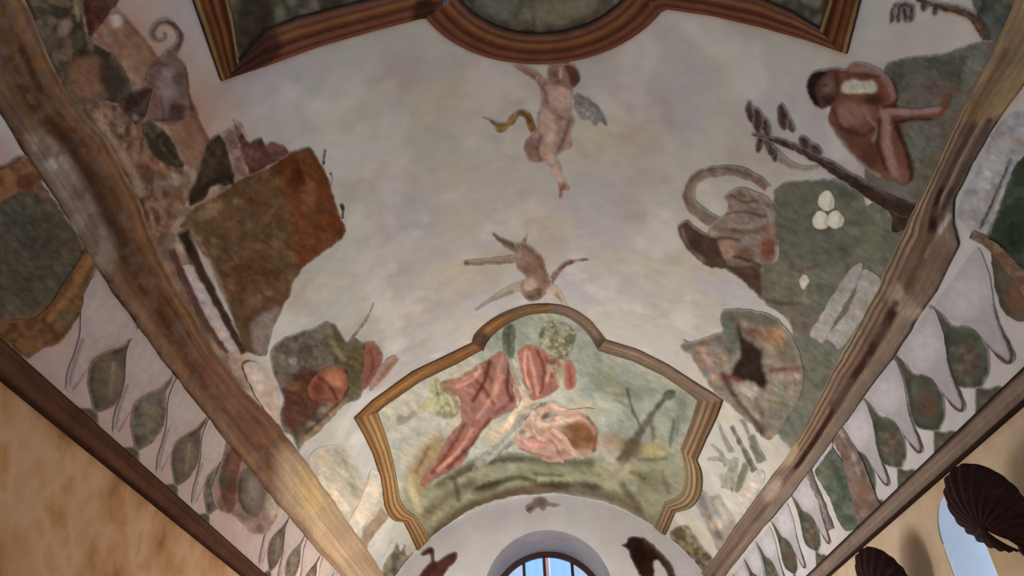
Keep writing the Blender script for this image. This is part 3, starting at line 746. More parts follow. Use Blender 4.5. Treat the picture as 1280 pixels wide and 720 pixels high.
# ================================================================== far framed painting
ff = empty('framed_painting', ty_to_xyz(px_to_ty([(680, 520)]), .01)[0])
tag(ff, 'arched framed fresco of a reclining figure in red drapery in a landscape', 'painting')
can = [(455, 520), (500, 486), (540, 465), (582, 447), (600, 432), (615, 412), (645, 394), (682, 388), (715, 394), (740, 412), (754, 434), (795, 447), (832, 465), (888, 500), (866, 545), (858, 560), (860, 590), (855, 618), (835, 630), (826, 660), (822, 672), (800, 648), (760, 628), (720, 620), (690, 616), (640, 620), (600, 632), (560, 655), (528, 684), (520, 660), (500, 645), (488, 625), (482, 585)]
OPS = [('n', 36, (188, 184, 166), .5, .12, .4, 3),
       ('p', [(470, 530), (540, 480), (600, 450), (610, 520), (565, 560), (500, 600), (488, 560)], (184, 176, 158), 14, .85),
       ('p', [(600, 430), (640, 398), (690, 392), (730, 410), (750, 440), (720, 470), (650, 440), (610, 460)], (166, 170, 158), 8, .9),
       ('p', [(720, 410), (760, 440), (880, 500), (860, 560), (790, 570), (740, 520), (720, 470)], (160, 164, 152), 14, .9),
       ('e', (752, 510, 22, 22, 0), (182, 182, 168), 10, .7), ('e', (850, 520, 8, 30, 15), (146, 148, 138), 6, .7),
       # ground
       ('p', [(500, 620), (540, 600), (590, 575), (650, 566), (720, 568), (790, 570), (850, 565), (862, 620), (820, 672), (760, 628), (690, 614), (600, 632), (528, 690), (500, 650)], (164, 162, 136), 9, .95),
       ('s', [(548, 606), (590, 582), (640, 572), (690, 577), (738, 578)], 11, (124, 122, 102), 5, .85), ('s', [(560, 600), (610, 578), (650, 574)], 4, (104, 100, 82), 3, .7),
       ('s', [(560, 644), (600, 614), (650, 600), (720, 596), (790, 610)], 10, (176, 178, 148), 5, .8), ('s', [(650, 592), (700, 588), (760, 594)], 7, (152, 158, 130), 4, .7),
       ('s', [(596, 610), (640, 598), (668, 600)], 7, (112, 104, 80), 3, .8), ('e', (612, 608, 20, 6, -22), (96, 88, 66), 4, .85), ('s', [(668, 592), (704, 594)], 4, (118, 110, 86), 2, .7),
       ('s', [(535, 678), (565, 646), (605, 626), (650, 614), (690, 611)], 13, (128, 110, 82), 6, .85), ('s', [(700, 612), (770, 622), (812, 650)], 11, (140, 126, 98), 6, .8),
       ('e', (695, 606, 24, 5, 0), (108, 98, 70), 3, .85), ('e', (737, 607, 16, 5, 10), (112, 100, 76), 3, .8), ('s', [(660, 610), (690, 612)], 6, (156, 136, 116), 3, .7),
       ('p', [(505, 600), (525, 560), (548, 545), (562, 555), (545, 590), (520, 622)], (168, 146, 104), 8, .85), ('s', [(512, 600), (520, 630), (530, 645)], 8, (196, 182, 144), 4, .8), ('s', [(535, 560), (520, 590)], 5, (140, 116, 80), 3, .7),
       ('s', [(530, 645), (556, 622), (590, 604)], 12, (128, 120, 94), 6, .75), ('s', [(568, 598), (574, 625)], 5, (102, 96, 80), 3, .7), ('s', [(545, 628), (560, 602)], 6, (158, 154, 122), 3, .7), ('s', [(585, 596), (592, 614)], 5, (140, 134, 116), 3, .7), ('s', [(556, 650), (566, 632)], 6, (150, 146, 112), 3, .6),
       # right hand trees and bushes
       ('e', (770, 486, 26, 16, 20), (150, 154, 132), 8, .8), ('e', (752, 470, 14, 12, 0), (148, 152, 130), 7, .7), ('e', (800, 492, 14, 10, 20), (150, 152, 136), 6, .7), ('s', [(784, 486), (792, 515), (804, 538)], 3.5, (112, 110, 94), 2, .9), ('s', [(770, 500), (790, 510)], 3, (130, 130, 112), 2, .6),
       ('s', [(776, 578), (795, 548), (812, 522), (830, 498)], (15, 5), (124, 120, 100), 3, .9), ('s', [(812, 520), (818, 548)], 6, (120, 118, 100), 3, .8), ('s', [(822, 508), (836, 494)], 5, (112, 112, 98), 2, .8),
       ('s', [(838, 556), (843, 525)], 4, (116, 122, 108), 2, .8), ('s', [(846, 545), (848, 520)], 3, (128, 132, 120), 2, .6), ('e', (790, 560, 16, 13, 0), (120, 110, 86), 6, .85), ('e', (818, 562, 16, 10, 0), (178, 164, 116), 5, .85), ('s', [(800, 574), (832, 574)], 5, (122, 112, 84), 3, .7),
       ('e', (765, 552, 14, 14, 0), (172, 148, 120), 6, .8), ('s', [(756, 568), (772, 580)], 6, (196, 176, 148), 3, .7), ('e', (770, 588, 20, 10, 0), (176, 166, 138), 6, .7), ('e', (815, 600, 22, 12, 30), (146, 142, 114), 7, .8), ('s', [(778, 606), (798, 634)], 9, (124, 116, 90), 4, .75), ('s', [(802, 616), (812, 650)], 7, (168, 162, 132), 4, .7), ('s', [(828, 590), (836, 615)], 6, (132, 126, 100), 3, .7), ('s', [(790, 590), (806, 598)], 5, (118, 112, 88), 3, .7)]
pcanvas = fig('canvas', can, (180, 181, 168), OPS, parent=ff, h=.004, under=False, g=2.2, L=.78, grain=.12)
def on_canvas(name, outline, base, ops=(), **k):
    k.setdefault('h', .006)
    return fig(name, outline, base, ops, parent=pcanvas, L=.78, **k)
on_canvas('cypress', [(629, 412), (636, 403), (643, 408), (645, 425), (644, 442), (638, 447), (629, 440), (627, 426)], (116, 120, 104), [('s', [(636, 405), (636, 445)], 4, (90, 94, 82), 2, .6)], grain=.25)
on_canvas('tree_crown', [(676, 408), (690, 400), (706, 402), (718, 412), (720, 425), (714, 440), (706, 452), (694, 450), (684, 440), (674, 428)], (156, 152, 124), [('n', 6, (122, 118, 92), .5, .08, .8, 2), ('n', 5, (180, 176, 148), .56, .08, .7, 5)], grain=.2)
on_canvas('red_cloak', [(547, 480), (562, 473), (577, 468), (607, 449), (626, 438), (634, 446), (638, 460), (646, 478), (652, 500), (640, 514), (619, 524), (604, 538), (592, 556), (582, 574), (565, 588), (548, 598), (528, 609), (525, 603), (532, 588), (548, 567), (561, 542), (576, 523), (566, 500), (556, 490)], (170, 114, 98),
          [('s', [(628, 445), (622, 470), (618, 500)], 5, (200, 136, 114), 3, .8), ('s', [(560, 482), (590, 488), (612, 505)], 4, (196, 126, 106), 2, .7), ('s', [(590, 470), (605, 485), (618, 505)], 4, (134, 62, 50), 2, .7),
           ('s', [(605, 460), (615, 475)], 4, (140, 66, 54), 2, .6), ('s', [(600, 525), (575, 555), (550, 580)], 7, (188, 106, 84), 4, .6), ('s', [(580, 530), (562, 562), (540, 590)], 5, (128, 58, 44), 3, .7),
           ('s', [(645, 480), (640, 500), (620, 515)], 5, (136, 70, 56), 3, .6), ('s', [(575, 476), (602, 462)], 3, (206, 142, 122), 2, .6), ('s', [(612, 452), (604, 478), (592, 500)], 5, (122, 62, 48), 2.5, .9), ('s', [(636, 456), (634, 482), (640, 500)], 4, (120, 60, 48), 2, .85), ('s', [(600, 458), (590, 474), (572, 482)], 3, (210, 150, 130), 2, .8), ('s', [(628, 470), (612, 500), (596, 522)], 4, (200, 140, 120), 2, .75), ('s', [(612, 524), (588, 556), (560, 584)], 5, (118, 58, 46), 3, .8), ('s', [(590, 536), (572, 564), (546, 588)], 4, (206, 142, 118), 2, .8), ('e', (560, 488, 8, 5, 20), (134, 72, 58), 3, .8)], angle=1.0)
on_canvas('rose_robe', [(646, 438), (660, 430), (674, 433), (684, 441), (695, 446), (704, 455), (708, 448), (716, 452), (721, 468), (718, 484), (708, 487), (702, 474), (696, 488), (680, 496), (666, 500), (656, 486), (650, 462)], (184, 112, 94),
          [('s', [(662, 440), (668, 470), (672, 492)], 4, (208, 150, 130), 2, .8), ('s', [(682, 446), (690, 470)], 4, (146, 80, 64), 2, .7), ('s', [(655, 450), (662, 480)], 4, (150, 84, 68), 2, .6), ('s', [(711, 458), (714, 480)], 4, (160, 88, 74), 2, .7), ('e', (700, 468, 5, 12, 10), (176, 160, 128), 3, .8), ('s', [(672, 438), (680, 462), (676, 490)], 3, (126, 64, 52), 2, .85), ('s', [(658, 436), (656, 462), (664, 490)], 3, (214, 160, 142), 2, .8), ('s', [(690, 450), (684, 474)], 3, (214, 156, 138), 2, .7)], angle=1.2)
on_canvas('seated_figure', [(648, 470), (656, 490), (664, 500), (676, 503), (660, 516), (650, 530), (632, 545), (616, 556), (612, 545), (624, 530), (640, 515), (646, 500), (640, 484)], (206, 178, 150), [('s', [(650, 505), (630, 535)], 6, (222, 196, 168), 3, .7), ('s', [(655, 520), (640, 540)], 6, (150, 150, 142), 3, .7)])
on_canvas('grey_drapery', [(652, 512), (672, 502), (690, 504), (686, 518), (668, 534), (648, 552), (626, 566), (606, 584), (590, 590), (596, 574), (616, 556), (634, 538)], (160, 158, 148), [('n', 8, (128, 126, 118), .5, .1, .7, 4), ('s', [(670, 515), (640, 545), (610, 575)], 5, (186, 184, 172), 3, .6)])
group_o = [(640, 552), (650, 536), (660, 520), (676, 507), (690, 500), (702, 508), (718, 512), (736, 520), (748, 538), (750, 556), (740, 568), (716, 572), (692, 578), (670, 570), (652, 562)]
on_canvas('figure_group', group_o, (196, 154, 128), [('p', [(704, 532), (725, 526), (742, 538), (744, 556), (724, 562), (706, 552)], (148, 106, 66), 5, .9), ('s', [(735, 520), (746, 538), (742, 562)], 4, (130, 92, 66), 2, .8),
          ('e', (668, 552, 20, 11, 10), (200, 146, 132), 5, .8), ('s', [(660, 545), (690, 552), (700, 570)], 3, (152, 96, 82), 2, .7), ('e', (686, 522, 8, 7, 0), (150, 132, 112), 3, .8), ('e', (700, 516, 7, 6, 0), (212, 178, 150), 3, .8),
          ('s', [(676, 530), (700, 528), (720, 522)], 6, (216, 180, 154), 3, .7), ('s', [(690, 540), (702, 550)], 4, (140, 100, 80), 2, .6), ('e', (655, 540, 7, 6, 0), (150, 152, 150), 3, .7), ('s', [(655, 565), (690, 572)], 4, (150, 110, 94), 3, .6)], h=.008, grain=.2)
on_canvas('child_head', ellipse(656, 541, 8, 7, 10), (176, 160, 146), [('e', (653, 539, 4, 3, 0), (134, 122, 116), 2, .8), ('e', (659, 544, 3, 3, 0), (206, 176, 156), 2, .7)], h=.010, rough=.8)
on_canvas('child_head', ellipse(684, 521, 8, 7, -20), (164, 146, 126), [('e', (681, 518, 5, 4, 0), (116, 100, 84), 2, .85), ('e', (687, 524, 4, 3, 0), (204, 172, 150), 2, .7)], h=.010, rough=.8)
on_canvas('arm', ribbon([(690, 518), (712, 514), (735, 511), (744, 512)], 7, 3), (196, 158, 134), [('s', [(694, 521), (740, 514)], 2, (146, 112, 92), 1.5, .7)], smooth=False, h=.010, rough=.6)
on_canvas('arm', ribbon([(668, 512), (664, 528), (670, 544), (684, 550)], 8, 5), (206, 170, 146), [('s', [(661, 528), (668, 546)], 2.5, (138, 104, 88), 1.5, .7)], smooth=False, h=.010, rough=.6)
on_canvas('leg', ribbon([(648, 556), (664, 562), (682, 560), (698, 570), (704, 578)], 9, 4), (202, 152, 136), [('s', [(650, 560), (668, 567), (690, 570)], 2.5, (140, 94, 80), 1.5, .8)], smooth=False, h=.010, rough=.6)
on_canvas('leg', ribbon([(688, 536), (704, 546), (716, 562), (730, 572)], 9, 4), (204, 164, 136), [('s', [(690, 541), (712, 564)], 2.5, (140, 102, 76), 1.5, .8)], smooth=False, h=.010, rough=.6)
on_canvas('head', ellipse(690, 456, 7, 8, 0), (190, 158, 132), [('e', (690, 451, 7, 4, 0), (116, 104, 82), 2, .85), ('e', (693, 460, 2, 2, 0), (146, 104, 88), 1, .7)], h=.010, rough=.8)
on_canvas('standing_figure', ribbon([(640, 446), (642, 462), (650, 478), (662, 492)], 10, 7), (168, 164, 140), [('s', [(642, 450), (654, 484)], 3, (206, 196, 172), 2, .8), ('s', [(646, 462), (660, 486)], 2, (120, 112, 92), 1.5, .7)], smooth=False, h=.010, rough=.8)
on_canvas('yellow_figure', [(540, 474), (546, 470), (552, 478), (562, 482), (572, 492), (576, 508), (570, 520), (560, 524), (548, 520), (538, 512), (528, 514), (520, 506), (530, 500), (538, 492), (536, 482)], (186, 178, 134), [('n', 6, (150, 142, 98), .5, .1, .7, 6), ('s', [(544, 474), (548, 500)], 3, (120, 116, 84), 2, .6), ('s', [(560, 490), (568, 515)], 4, (206, 198, 160), 2, .6)])
on_canvas('leafy_spray', [(494, 520), (500, 516), (508, 520), (516, 512), (520, 516), (514, 524), (504, 530), (498, 530)], (150, 152, 142), [])
on_canvas('dark_tree_crown', ellipse(837, 493, 9, 7, -30), (112, 112, 98), [('e', (840, 490, 4, 3, 0), (88, 88, 76), 2, .7)], grain=.3)
# the frame itself, rail by rail
FG = [(0, (96, 66, 38)), (.1, (178, 126, 70)), (.25, (140, 90, 46)), (.4, (196, 150, 96)), (.52, (150, 100, 54)), (.66, (198, 152, 98)), (.8, (150, 102, 58)), (.92, (188, 146, 94)), (1, (128, 92, 56))]
FB = [(0, (74, 50, 36)), (.12, (140, 108, 76)), (.28, (106, 74, 50)), (.42, (160, 126, 92)), (.55, (112, 82, 58)), (.68, (164, 136, 102)), (.82, (122, 94, 66)), (1, (132, 112, 84))]
FO = [(0, (92, 70, 44)), (.12, (152, 124, 82)), (.28, (118, 90, 54)), (.42, (172, 146, 104)), (.55, (126, 98, 62)), (.68, (170, 146, 104)), (.82, (136, 112, 74)), (1, (150, 134, 100))]
FT = [(0, (120, 84, 50)), (.3, (168, 116, 58)), (.6, (140, 96, 52)), (1, (112, 86, 58))]
FTR = [(0, (128, 100, 78)), (.3, (150, 124, 100)), (.6, (126, 104, 82)), (1, (112, 98, 78))]
R2 = [(0, .008), (.1, .015), (.25, .018), (.33, .012), (.42, .020), (.55, .013), (.68, .018), (.8, .012), (.92, .013), (1, .008)]
R3 = [(0, .008), (.3, .017), (.7, .015), (1, .008)]
rail('side_rail', [(442, 522), (455, 545), (466, 568), (475, 596)], [(471, 514), (480, 538), (487, 560), (494, 590)], FG, ff, .80, 51, rel=R2)
rail('scroll_rail', catmull([(475, 596), (478, 615), (481, 634), (490, 649), (504, 652)], False), catmull([(494, 590), (497, 608), (500, 624), (508, 636), (519, 644)], False), FG, ff, .86, 52, rel=R2)
rail('foot_rail', [(503, 650), (513, 670), (523, 692)], [(519, 644), (527, 656), (537, 674)], FG, ff, .84, 53, rel=R2)
rail('side_rail', [(905, 499), (897, 521), (884, 548), (872, 575)], [(872, 500), (865, 524), (858, 543), (851, 560)], FB, ff, .70, 54, rel=R2)
rail('scroll_rail', catmull([(872, 575), (878, 592), (877, 615), (866, 633), (845, 640)], False), catmull([(851, 560), (855, 578), (856, 603), (848, 619), (831, 627)], False), FO, ff, .72, 55, rel=R2)
rail('foot_rail', [(845, 639), (837, 658), (827, 680)], [(831, 627), (824, 644), (815, 664)], FO, ff, .72, 56, rel=R2)
rail('top_rail', [(442, 522), (465, 500), (515, 464), (565, 440), (592, 427)], [(471, 515), (480, 507), (525, 476), (572, 453), (603, 436)], FT, ff, .72, 57, rel=R3, grain=.3)
rail('arch_rail', catmull([(590, 427), (593, 418), (606, 405), (628, 391), (657, 381), (685, 379)], False), catmull([(604, 438), (608, 428), (618, 416), (636, 403), (660, 393), (685, 390)], False), FT, ff, .74, 58, rel=R3, grain=.3,
     ops=[('e', (601, 423, 12, 11, 0), (84, 66, 58), 5, .85), ('e', (650, 387, 24, 9, 0), (128, 104, 78), 6, .7)])
rail('arch_rail', catmull([(685, 379), (710, 383), (734, 397), (748, 412), (757, 424)], False), catmull([(685, 390), (706, 394), (726, 407), (739, 422), (747, 436)], False), FTR, ff, .72, 59, rel=R3, grain=.25,
     ops=[('e', (752, 428, 9, 8, 0), (88, 70, 58), 5, .8)])
rail('top_rail', [(757, 424), (797, 436), (835, 455), (872, 479), (905, 499)], [(747, 437), (790, 450), (828, 468), (858, 488), (876, 503)], FTR, ff, .68, 60, rel=R3, grain=.25)

# ================================================================== figures painted on the vault
def stroke_fig(name, pts, w0, w1, base, ops=(), **k):
    k.setdefault('feather', 1.4); k.setdefault('g', 1.8)
    return fig(name, ribbon(pts, w0, w1), base, ops, smooth=False, **k)

# --- cherub below the round frame
body = [(672, 92), (684, 100), (692, 98), (700, 104), (714, 106), (717, 118), (716, 130), (717, 142), (719, 152), (714, 166), (716, 178), (712, 186), (703, 190), (697, 196), (702, 208), (704, 222), (712, 232), (711, 238), (704, 238), (703, 246), (699, 247), (698, 234), (694, 222), (686, 210), (681, 201), (672, 204), (660, 199), (654, 187), (656, 176), (664, 168), (670, 158), (672, 144), (676, 128), (674, 112), (670, 102)]
putto = fig('painted_cherub', body, (160, 130, 114), [
    ('s', [(680, 112), (684, 128), (690, 140), (704, 148)], 4, (116, 84, 70), 3, .7), ('e', (700, 122, 12, 14, 0), (178, 148, 132), 6, .8), ('e', (684, 148, 9, 14, 0), (176, 148, 130), 5, .8),
    ('s', [(690, 160), (686, 185), (692, 205), (700, 222)], 9, (180, 152, 136), 4, .8), ('e', (664, 186, 8, 13, -20), (140, 108, 92), 4, .8), ('s', [(676, 170), (672, 185), (676, 200)], 4, (108, 76, 64), 3, .7),
    ('s', [(712, 150), (706, 170), (698, 186)], 5, (118, 84, 70), 3, .7), ('s', [(704, 232), (701, 245)], 6, (158, 96, 80), 2, .8), ('s', [(672, 140), (668, 158)], 4, (116, 84, 70), 3, .6), ('s', [(676, 112), (682, 104)], 4, (120, 88, 74), 2, .6)],
    'nude winged cherub with an ochre sash holding up the round frame', 'fresco')
fig('arm', [(640, 82), (652, 80), (664, 84), (676, 92), (682, 100), (680, 110), (672, 104), (662, 96), (650, 90)], (158, 124, 108), [('s', [(650, 87), (668, 97), (678, 107)], 3, (126, 92, 78), 2, .6)], parent=putto)
fig('head', [(684, 84), (692, 79), (704, 78), (716, 80), (724, 88), (726, 98), (722, 106), (712, 110), (700, 108), (690, 104), (684, 96)], (146, 112, 96), [
    ('p', [(706, 78), (722, 84), (727, 98), (720, 108), (712, 104), (710, 92)], (106, 72, 58), 3, .9), ('e', (694, 92, 5, 4, 0), (112, 78, 66), 2, .6), ('s', [(702, 84), (700, 96)], 3, (182, 156, 142), 2, .7), ('s', [(694, 100), (702, 102)], 2, (112, 66, 56), 1.5, .6)], parent=putto, h=.005)
fig('wing', [(717, 120), (724, 116), (734, 122), (746, 130), (755, 142), (759, 158), (750, 152), (744, 158), (736, 150), (728, 150), (722, 142), (717, 134)], (140, 136, 132), [
    ('s', [(724, 120), (744, 130), (757, 155)], 4, (112, 112, 116), 2, .8), ('s', [(722, 132), (736, 142), (744, 155)], 3, (168, 164, 158), 2, .7), ('n', 6, (120, 116, 112), .5, .1, .6, 8)], parent=putto)
fig('sash', [(602, 146), (612, 148), (622, 152), (632, 152), (640, 142), (650, 136), (662, 140), (668, 150), (672, 162), (666, 168), (660, 158), (656, 148), (648, 146), (642, 154), (634, 162), (624, 166), (618, 160), (612, 152)], (132, 96, 50), [
    ('s', [(616, 156), (630, 160), (644, 144)], 4, (164, 124, 66), 2, .8), ('s', [(608, 149), (624, 153)], 3, (86, 58, 34), 2, .7), ('s', [(652, 140), (664, 152)], 3, (94, 68, 40), 2, .7)], parent=putto)

# --- tumbling putto above the far framed fresco
p2 = [(650, 318), (644, 306), (652, 302), (660, 306), (672, 314), (680, 324), (684, 338), (690, 350), (686, 362), (678, 372), (664, 376), (654, 370), (650, 356), (656, 346), (648, 338), (644, 328)]
tumb = fig('painted_tumbling_putto', p2, (150, 120, 100), [('s', [(656, 308), (676, 326), (682, 350)], 6, (126, 90, 70), 4, .7), ('e', (664, 336, 10, 8, 0), (132, 98, 78), 4, .6), ('e', (662, 356, 8, 9, 0), (180, 154, 132), 4, .7), ('s', [(686, 330), (690, 350)], 3, (206, 186, 166), 2, .8), ('s', [(660, 366), (676, 362)], 4, (112, 84, 64), 2, .7)],
    'small brown putto tumbling with spread limbs over the peak of the arched frame', 'fresco')
fig('leg', ribbon([(650, 312), (636, 306), (624, 298), (615, 291)], 12, 5), (134, 110, 96), [('s', [(646, 309), (622, 297)], 3, (100, 78, 66), 2, .6), ('e', (616, 294, 4, 6, 20), (98, 76, 66), 2, .7)], parent=tumb, smooth=False)
fig('leg', ribbon([(650, 322), (630, 325), (605, 327), (580, 328)], 11, 6), (156, 132, 116), [('s', [(640, 328), (585, 331)], 3, (120, 96, 82), 2, .7), ('e', (582, 328, 4, 4, 0), (100, 78, 68), 2, .7)], parent=tumb, smooth=False)
fig('arm', ribbon([(686, 356), (696, 342), (706, 330), (718, 327), (736, 324)], 10, 3), (150, 110, 92), [('s', [(700, 334), (716, 328), (734, 324)], 4, (118, 60, 54), 2, .8), ('e', (720, 328, 4, 2.5, 0), (190, 150, 134), 1.5, .6)], parent=tumb, smooth=False)
fig('arm', ribbon([(654, 306), (657, 298), (660, 290)], 8, 2), (148, 122, 106), parent=tumb, smooth=False)
fig('wing', ribbon([(652, 358), (630, 366), (612, 376), (594, 388)], 14, 2), (168, 150, 132), [('s', [(640, 364), (598, 386)], 3, (134, 114, 98), 2, .6)], parent=tumb, smooth=False)
fig('wing', ribbon([(684, 358), (696, 366), (704, 378), (712, 384)], 16, 3), (184, 160, 138), [('s', [(696, 366), (704, 384)], 3, (140, 114, 94), 2, .6)], parent=tumb, smooth=False)
fig('head', ellipse(668, 369, 11, 8), (140, 110, 88), [('e', (664, 370, 4, 3, 0), (104, 78, 58), 2, .6), ('e', (674, 366, 4, 4, 0), (112, 84, 64), 2, .6)], parent=tumb, h=.005)

# --- left side of the near bay
lg = fig('painted_earth_ground', [(30, -20), (100, -20), (150, 10), (190, 60), (262, 172), (300, 150), (312, 200), (300, 240), (262, 262), (240, 300), (250, 330), (310, 440), (345, 470), (350, 540), (320, 520), (262, 440), (200, 340), (150, 240), (95, 150), (50, 60)], (136, 108, 90), [
    ('n', 24, (116, 90, 72), .5, .1, .6, 3), ('n', 14, (156, 128, 110), .56, .1, .5, 8), ('p', [(300, 445), (330, 440), (350, 480), (350, 540), (320, 510)], (160, 136, 116), 10, .8), ('s', [(140, 180), (200, 300), (260, 420)], 16, (104, 78, 58), 8, .7)],
    'tan and rose brown painted ground behind the monkey and ruined block', 'fresco', L=.40, h=.0018, feather=8, g=3.2)
green = fig('painted_foliage', [(26, -8), (60, -30), (100, -20), (104, 20), (108, 42), (122, 56), (142, 68), (158, 92), (165, 114), (160, 124), (146, 130), (132, 126), (118, 132), (100, 132), (80, 126), (64, 92), (50, 64), (38, 34)], (80, 72, 54), [
    ('n', 18, (64, 56, 44), .5, .1, .8, 3), ('n', 14, (108, 90, 68), .54, .1, .7, 7), ('e', (80, 35, 7, 12, 30), (140, 106, 86), 4, .7), ('p', [(88, 78), (118, 72), (132, 90), (128, 118), (100, 124), (86, 104)], (122, 88, 62), 8, .7),
    ('e', (140, 100, 16, 26, -20), (66, 56, 46), 6, .85), ('e', (108, 66, 8, 6, 0), (56, 44, 32), 3, .7), ('s', [(93, 0), (97, 25)], 4, (132, 116, 84), 2, .6), ('e', (60, 50, 10, 16, 0), (90, 84, 66), 6, .6)],
    'dark green and brown painted foliage beside the worn ochre rib', 'fresco', L=.40)
fig('painted_red_drape', [(98, -10), (125, -25), (152, -12), (146, 6), (138, 14), (132, 26), (120, 40), (111, 46), (106, 30), (102, 8)], (86, 50, 42), [('n', 10, (108, 66, 54), .52, .1, .7, 2), ('s', [(108, 5), (112, 40)], 6, (62, 36, 30), 3, .6)],
    'dark red hanging drape painted above the tan beam', 'fresco', L=.40)
beam = fig('painted_beam', [(116, 40), (134, 20), (150, 14), (175, 42), (200, 72), (225, 108), (250, 150), (264, 178), (252, 198), (238, 214), (222, 196), (206, 166), (186, 134), (168, 104), (146, 72), (130, 56)], (138, 98, 74), [
    ('s', [(150, 18), (200, 76), (262, 178)], 6, (116, 80, 58), 3, .6), ('s', [(132, 50), (186, 130), (226, 196)], 10, (156, 116, 92), 6, .6), ('e', (145, 25, 8, 8, 0), (168, 140, 124), 4, .7), ('n', 20, (122, 84, 60), .55, .1, .5, 4)],
    'tan beam slanting down behind the curly-tailed monkey', 'fresco', smooth=False, L=.42)
monkey = fig('painted_monkey', [(206, 66), (212, 60), (220, 66), (226, 74), (232, 82), (235, 96), (236, 110), (241, 128), (248, 142), (243, 146), (234, 140), (228, 149), (215, 154), (200, 154), (189, 150), (182, 142), (186, 126), (190, 112), (182, 104), (184, 86), (194, 75), (202, 72)], (112, 88, 78), [
    ('e', (210, 105, 14, 18, 0), (128, 108, 102), 7, .7), ('s', [(232, 84), (235, 110), (240, 136)], 4, (78, 54, 46), 2, .8), ('e', (222, 98, 8, 10, 0), (86, 70, 58), 4, .7), ('s', [(186, 84), (196, 78), (206, 80)], 4, (90, 68, 58), 2, .7),
    ('e', (218, 138, 12, 10, 0), (82, 58, 54), 4, .8), ('e', (206, 134, 6, 8, 0), (120, 94, 86), 3, .6), ('s', [(200, 120), (204, 150)], 3, (80, 58, 52), 2, .6), ('s', [(190, 150), (230, 148)], 4, (80, 54, 42), 2, .7)],
    'brown monkey with a tightly curled tail on the tan beam', 'fresco', h=.007, L=.42)
fig('tail', ribbon([(213, 68), (222, 57), (225, 43), (218, 32), (207, 27), (196, 30), (190, 39), (193, 48), (201, 50), (207, 45), (205, 40)], 9, 4), (104, 80, 64), [('s', [(222, 57), (225, 43), (218, 32), (207, 27)], 3, (74, 54, 44), 2, .7)], parent=monkey, smooth=False, h=.007, L=.42)
fig('head', [(148, 128), (158, 118), (172, 112), (184, 108), (190, 112), (188, 124), (184, 136), (178, 150), (170, 156), (160, 148), (152, 140)], (66, 50, 40), [('n', 8, (88, 68, 56), .5, .1, .7, 3), ('e', (183, 112, 6, 5, 0), (86, 46, 40), 2, .7), ('e', (168, 146, 4, 4, 0), (120, 108, 100), 2, .6)], parent=monkey, h=.007, L=.42)
scrub = fig('painted_brown_ground', [(92, 128), (112, 126), (150, 132), (176, 150), (196, 160), (214, 184), (232, 214), (240, 228), (234, 252), (216, 280), (205, 300), (184, 285), (160, 245), (138, 208), (114, 166), (92, 142)], (118, 88, 66), [
    ('n', (9, 22), (92, 66, 46), .5, .1, .7, 5), ('n', (7, 16), (140, 108, 82), .58, .1, .5, 9), ('s', [(120, 142), (150, 190), (178, 240)], 8, (146, 112, 86), 5, .7), ('e', (215, 225, 12, 10, 0), (140, 112, 92), 5, .7), ('e', (202, 220, 8, 8, 0), (92, 72, 62), 4, .6)],
    'brown scrubby ground painted beside the left rib', 'fresco', L=.40, grain=.2)
fig('leaf', [(178, 156), (188, 150), (200, 160), (212, 172), (222, 188), (229, 208), (214, 208), (198, 200), (186, 186), (180, 170)], (64, 56, 42), [('n', 8, (90, 80, 60), .54, .1, .7, 3), ('s', [(186, 156), (206, 182), (224, 204)], 3, (48, 40, 30), 2, .6)], parent=scrub, h=.006, L=.4)

ruin = fig('painted_ruin', [(262, 250), (282, 238), (292, 228), (306, 220), (320, 216), (344, 203), (362, 190), (387, 182), (394, 192), (406, 212), (415, 236), (423, 261), (433, 288), (428, 299), (406, 315), (377, 336), (367, 354), (362, 370), (351, 390), (342, 410), (337, 432), (332, 446), (317, 444), (304, 438), (284, 382), (270, 350), (260, 326), (244, 306), (236, 288), (224, 284), (230, 272), (246, 257)], (98, 77, 50), [
    ('n', 40, (90, 68, 42), .5, .12, .6, 3), ('n', 14, (116, 94, 64), .6, .08, .35, 8), ('p', [(344, 203), (362, 190), (387, 182), (406, 212), (433, 288), (406, 315), (374, 338), (366, 290), (354, 244)], (104, 66, 38), 5, .9),
    ('n', 20, (88, 50, 28), .6, .08, .35, 12), ('e', (385, 245, 10, 16, 0), (124, 84, 56), 5, .7), ('e', (370, 222, 8, 12, 0), (86, 44, 26), 4, .7), ('e', (350, 205, 20, 10, -20), (94, 56, 28), 5, .7),
    ('p', [(322, 396), (346, 384), (342, 410), (334, 440), (318, 440), (314, 414)], (122, 104, 90), 6, .85), ('e', (262, 262, 16, 8, -30), (132, 104, 70), 5, .6), ('s', [(240, 290), (262, 326), (284, 380)], 5, (130, 100, 74), 3, .7), ('e', (414, 280, 12, 12, 0), (112, 62, 30), 5, .7), ('s', [(370, 200), (380, 230)], 4, (70, 42, 30), 3, .5)],
    'large olive and rust-brown ruined block beside the worn ochre rib', 'fresco', smooth=False, L=.40, grain=.18)
fig('broken_edge', [(291, 148), (298, 160), (306, 172), (312, 178), (319, 174), (327, 171), (332, 181), (339, 176), (348, 178), (357, 181), (362, 192), (352, 200), (342, 204), (322, 217), (311, 218), (306, 204), (300, 188), (295, 168)], (98, 66, 58), [('e', (304, 172, 5, 9, -20), (70, 46, 40), 3, .8), ('e', (328, 177, 5, 5, 0), (74, 48, 42), 2, .7), ('n', 8, (118, 86, 76), .54, .1, .6, 3), ('s', [(312, 214), (350, 200)], 5, (84, 48, 30), 3, .6)], parent=ruin, smooth=False, L=.42)
fig('pink_sliver', [(278, 168), (288, 160), (298, 180), (306, 205), (310, 220), (298, 218), (290, 204), (284, 186)], (142, 110, 98), [('n', 8, (116, 84, 74), .52, .1, .7, 3)], parent=ruin, L=.42)
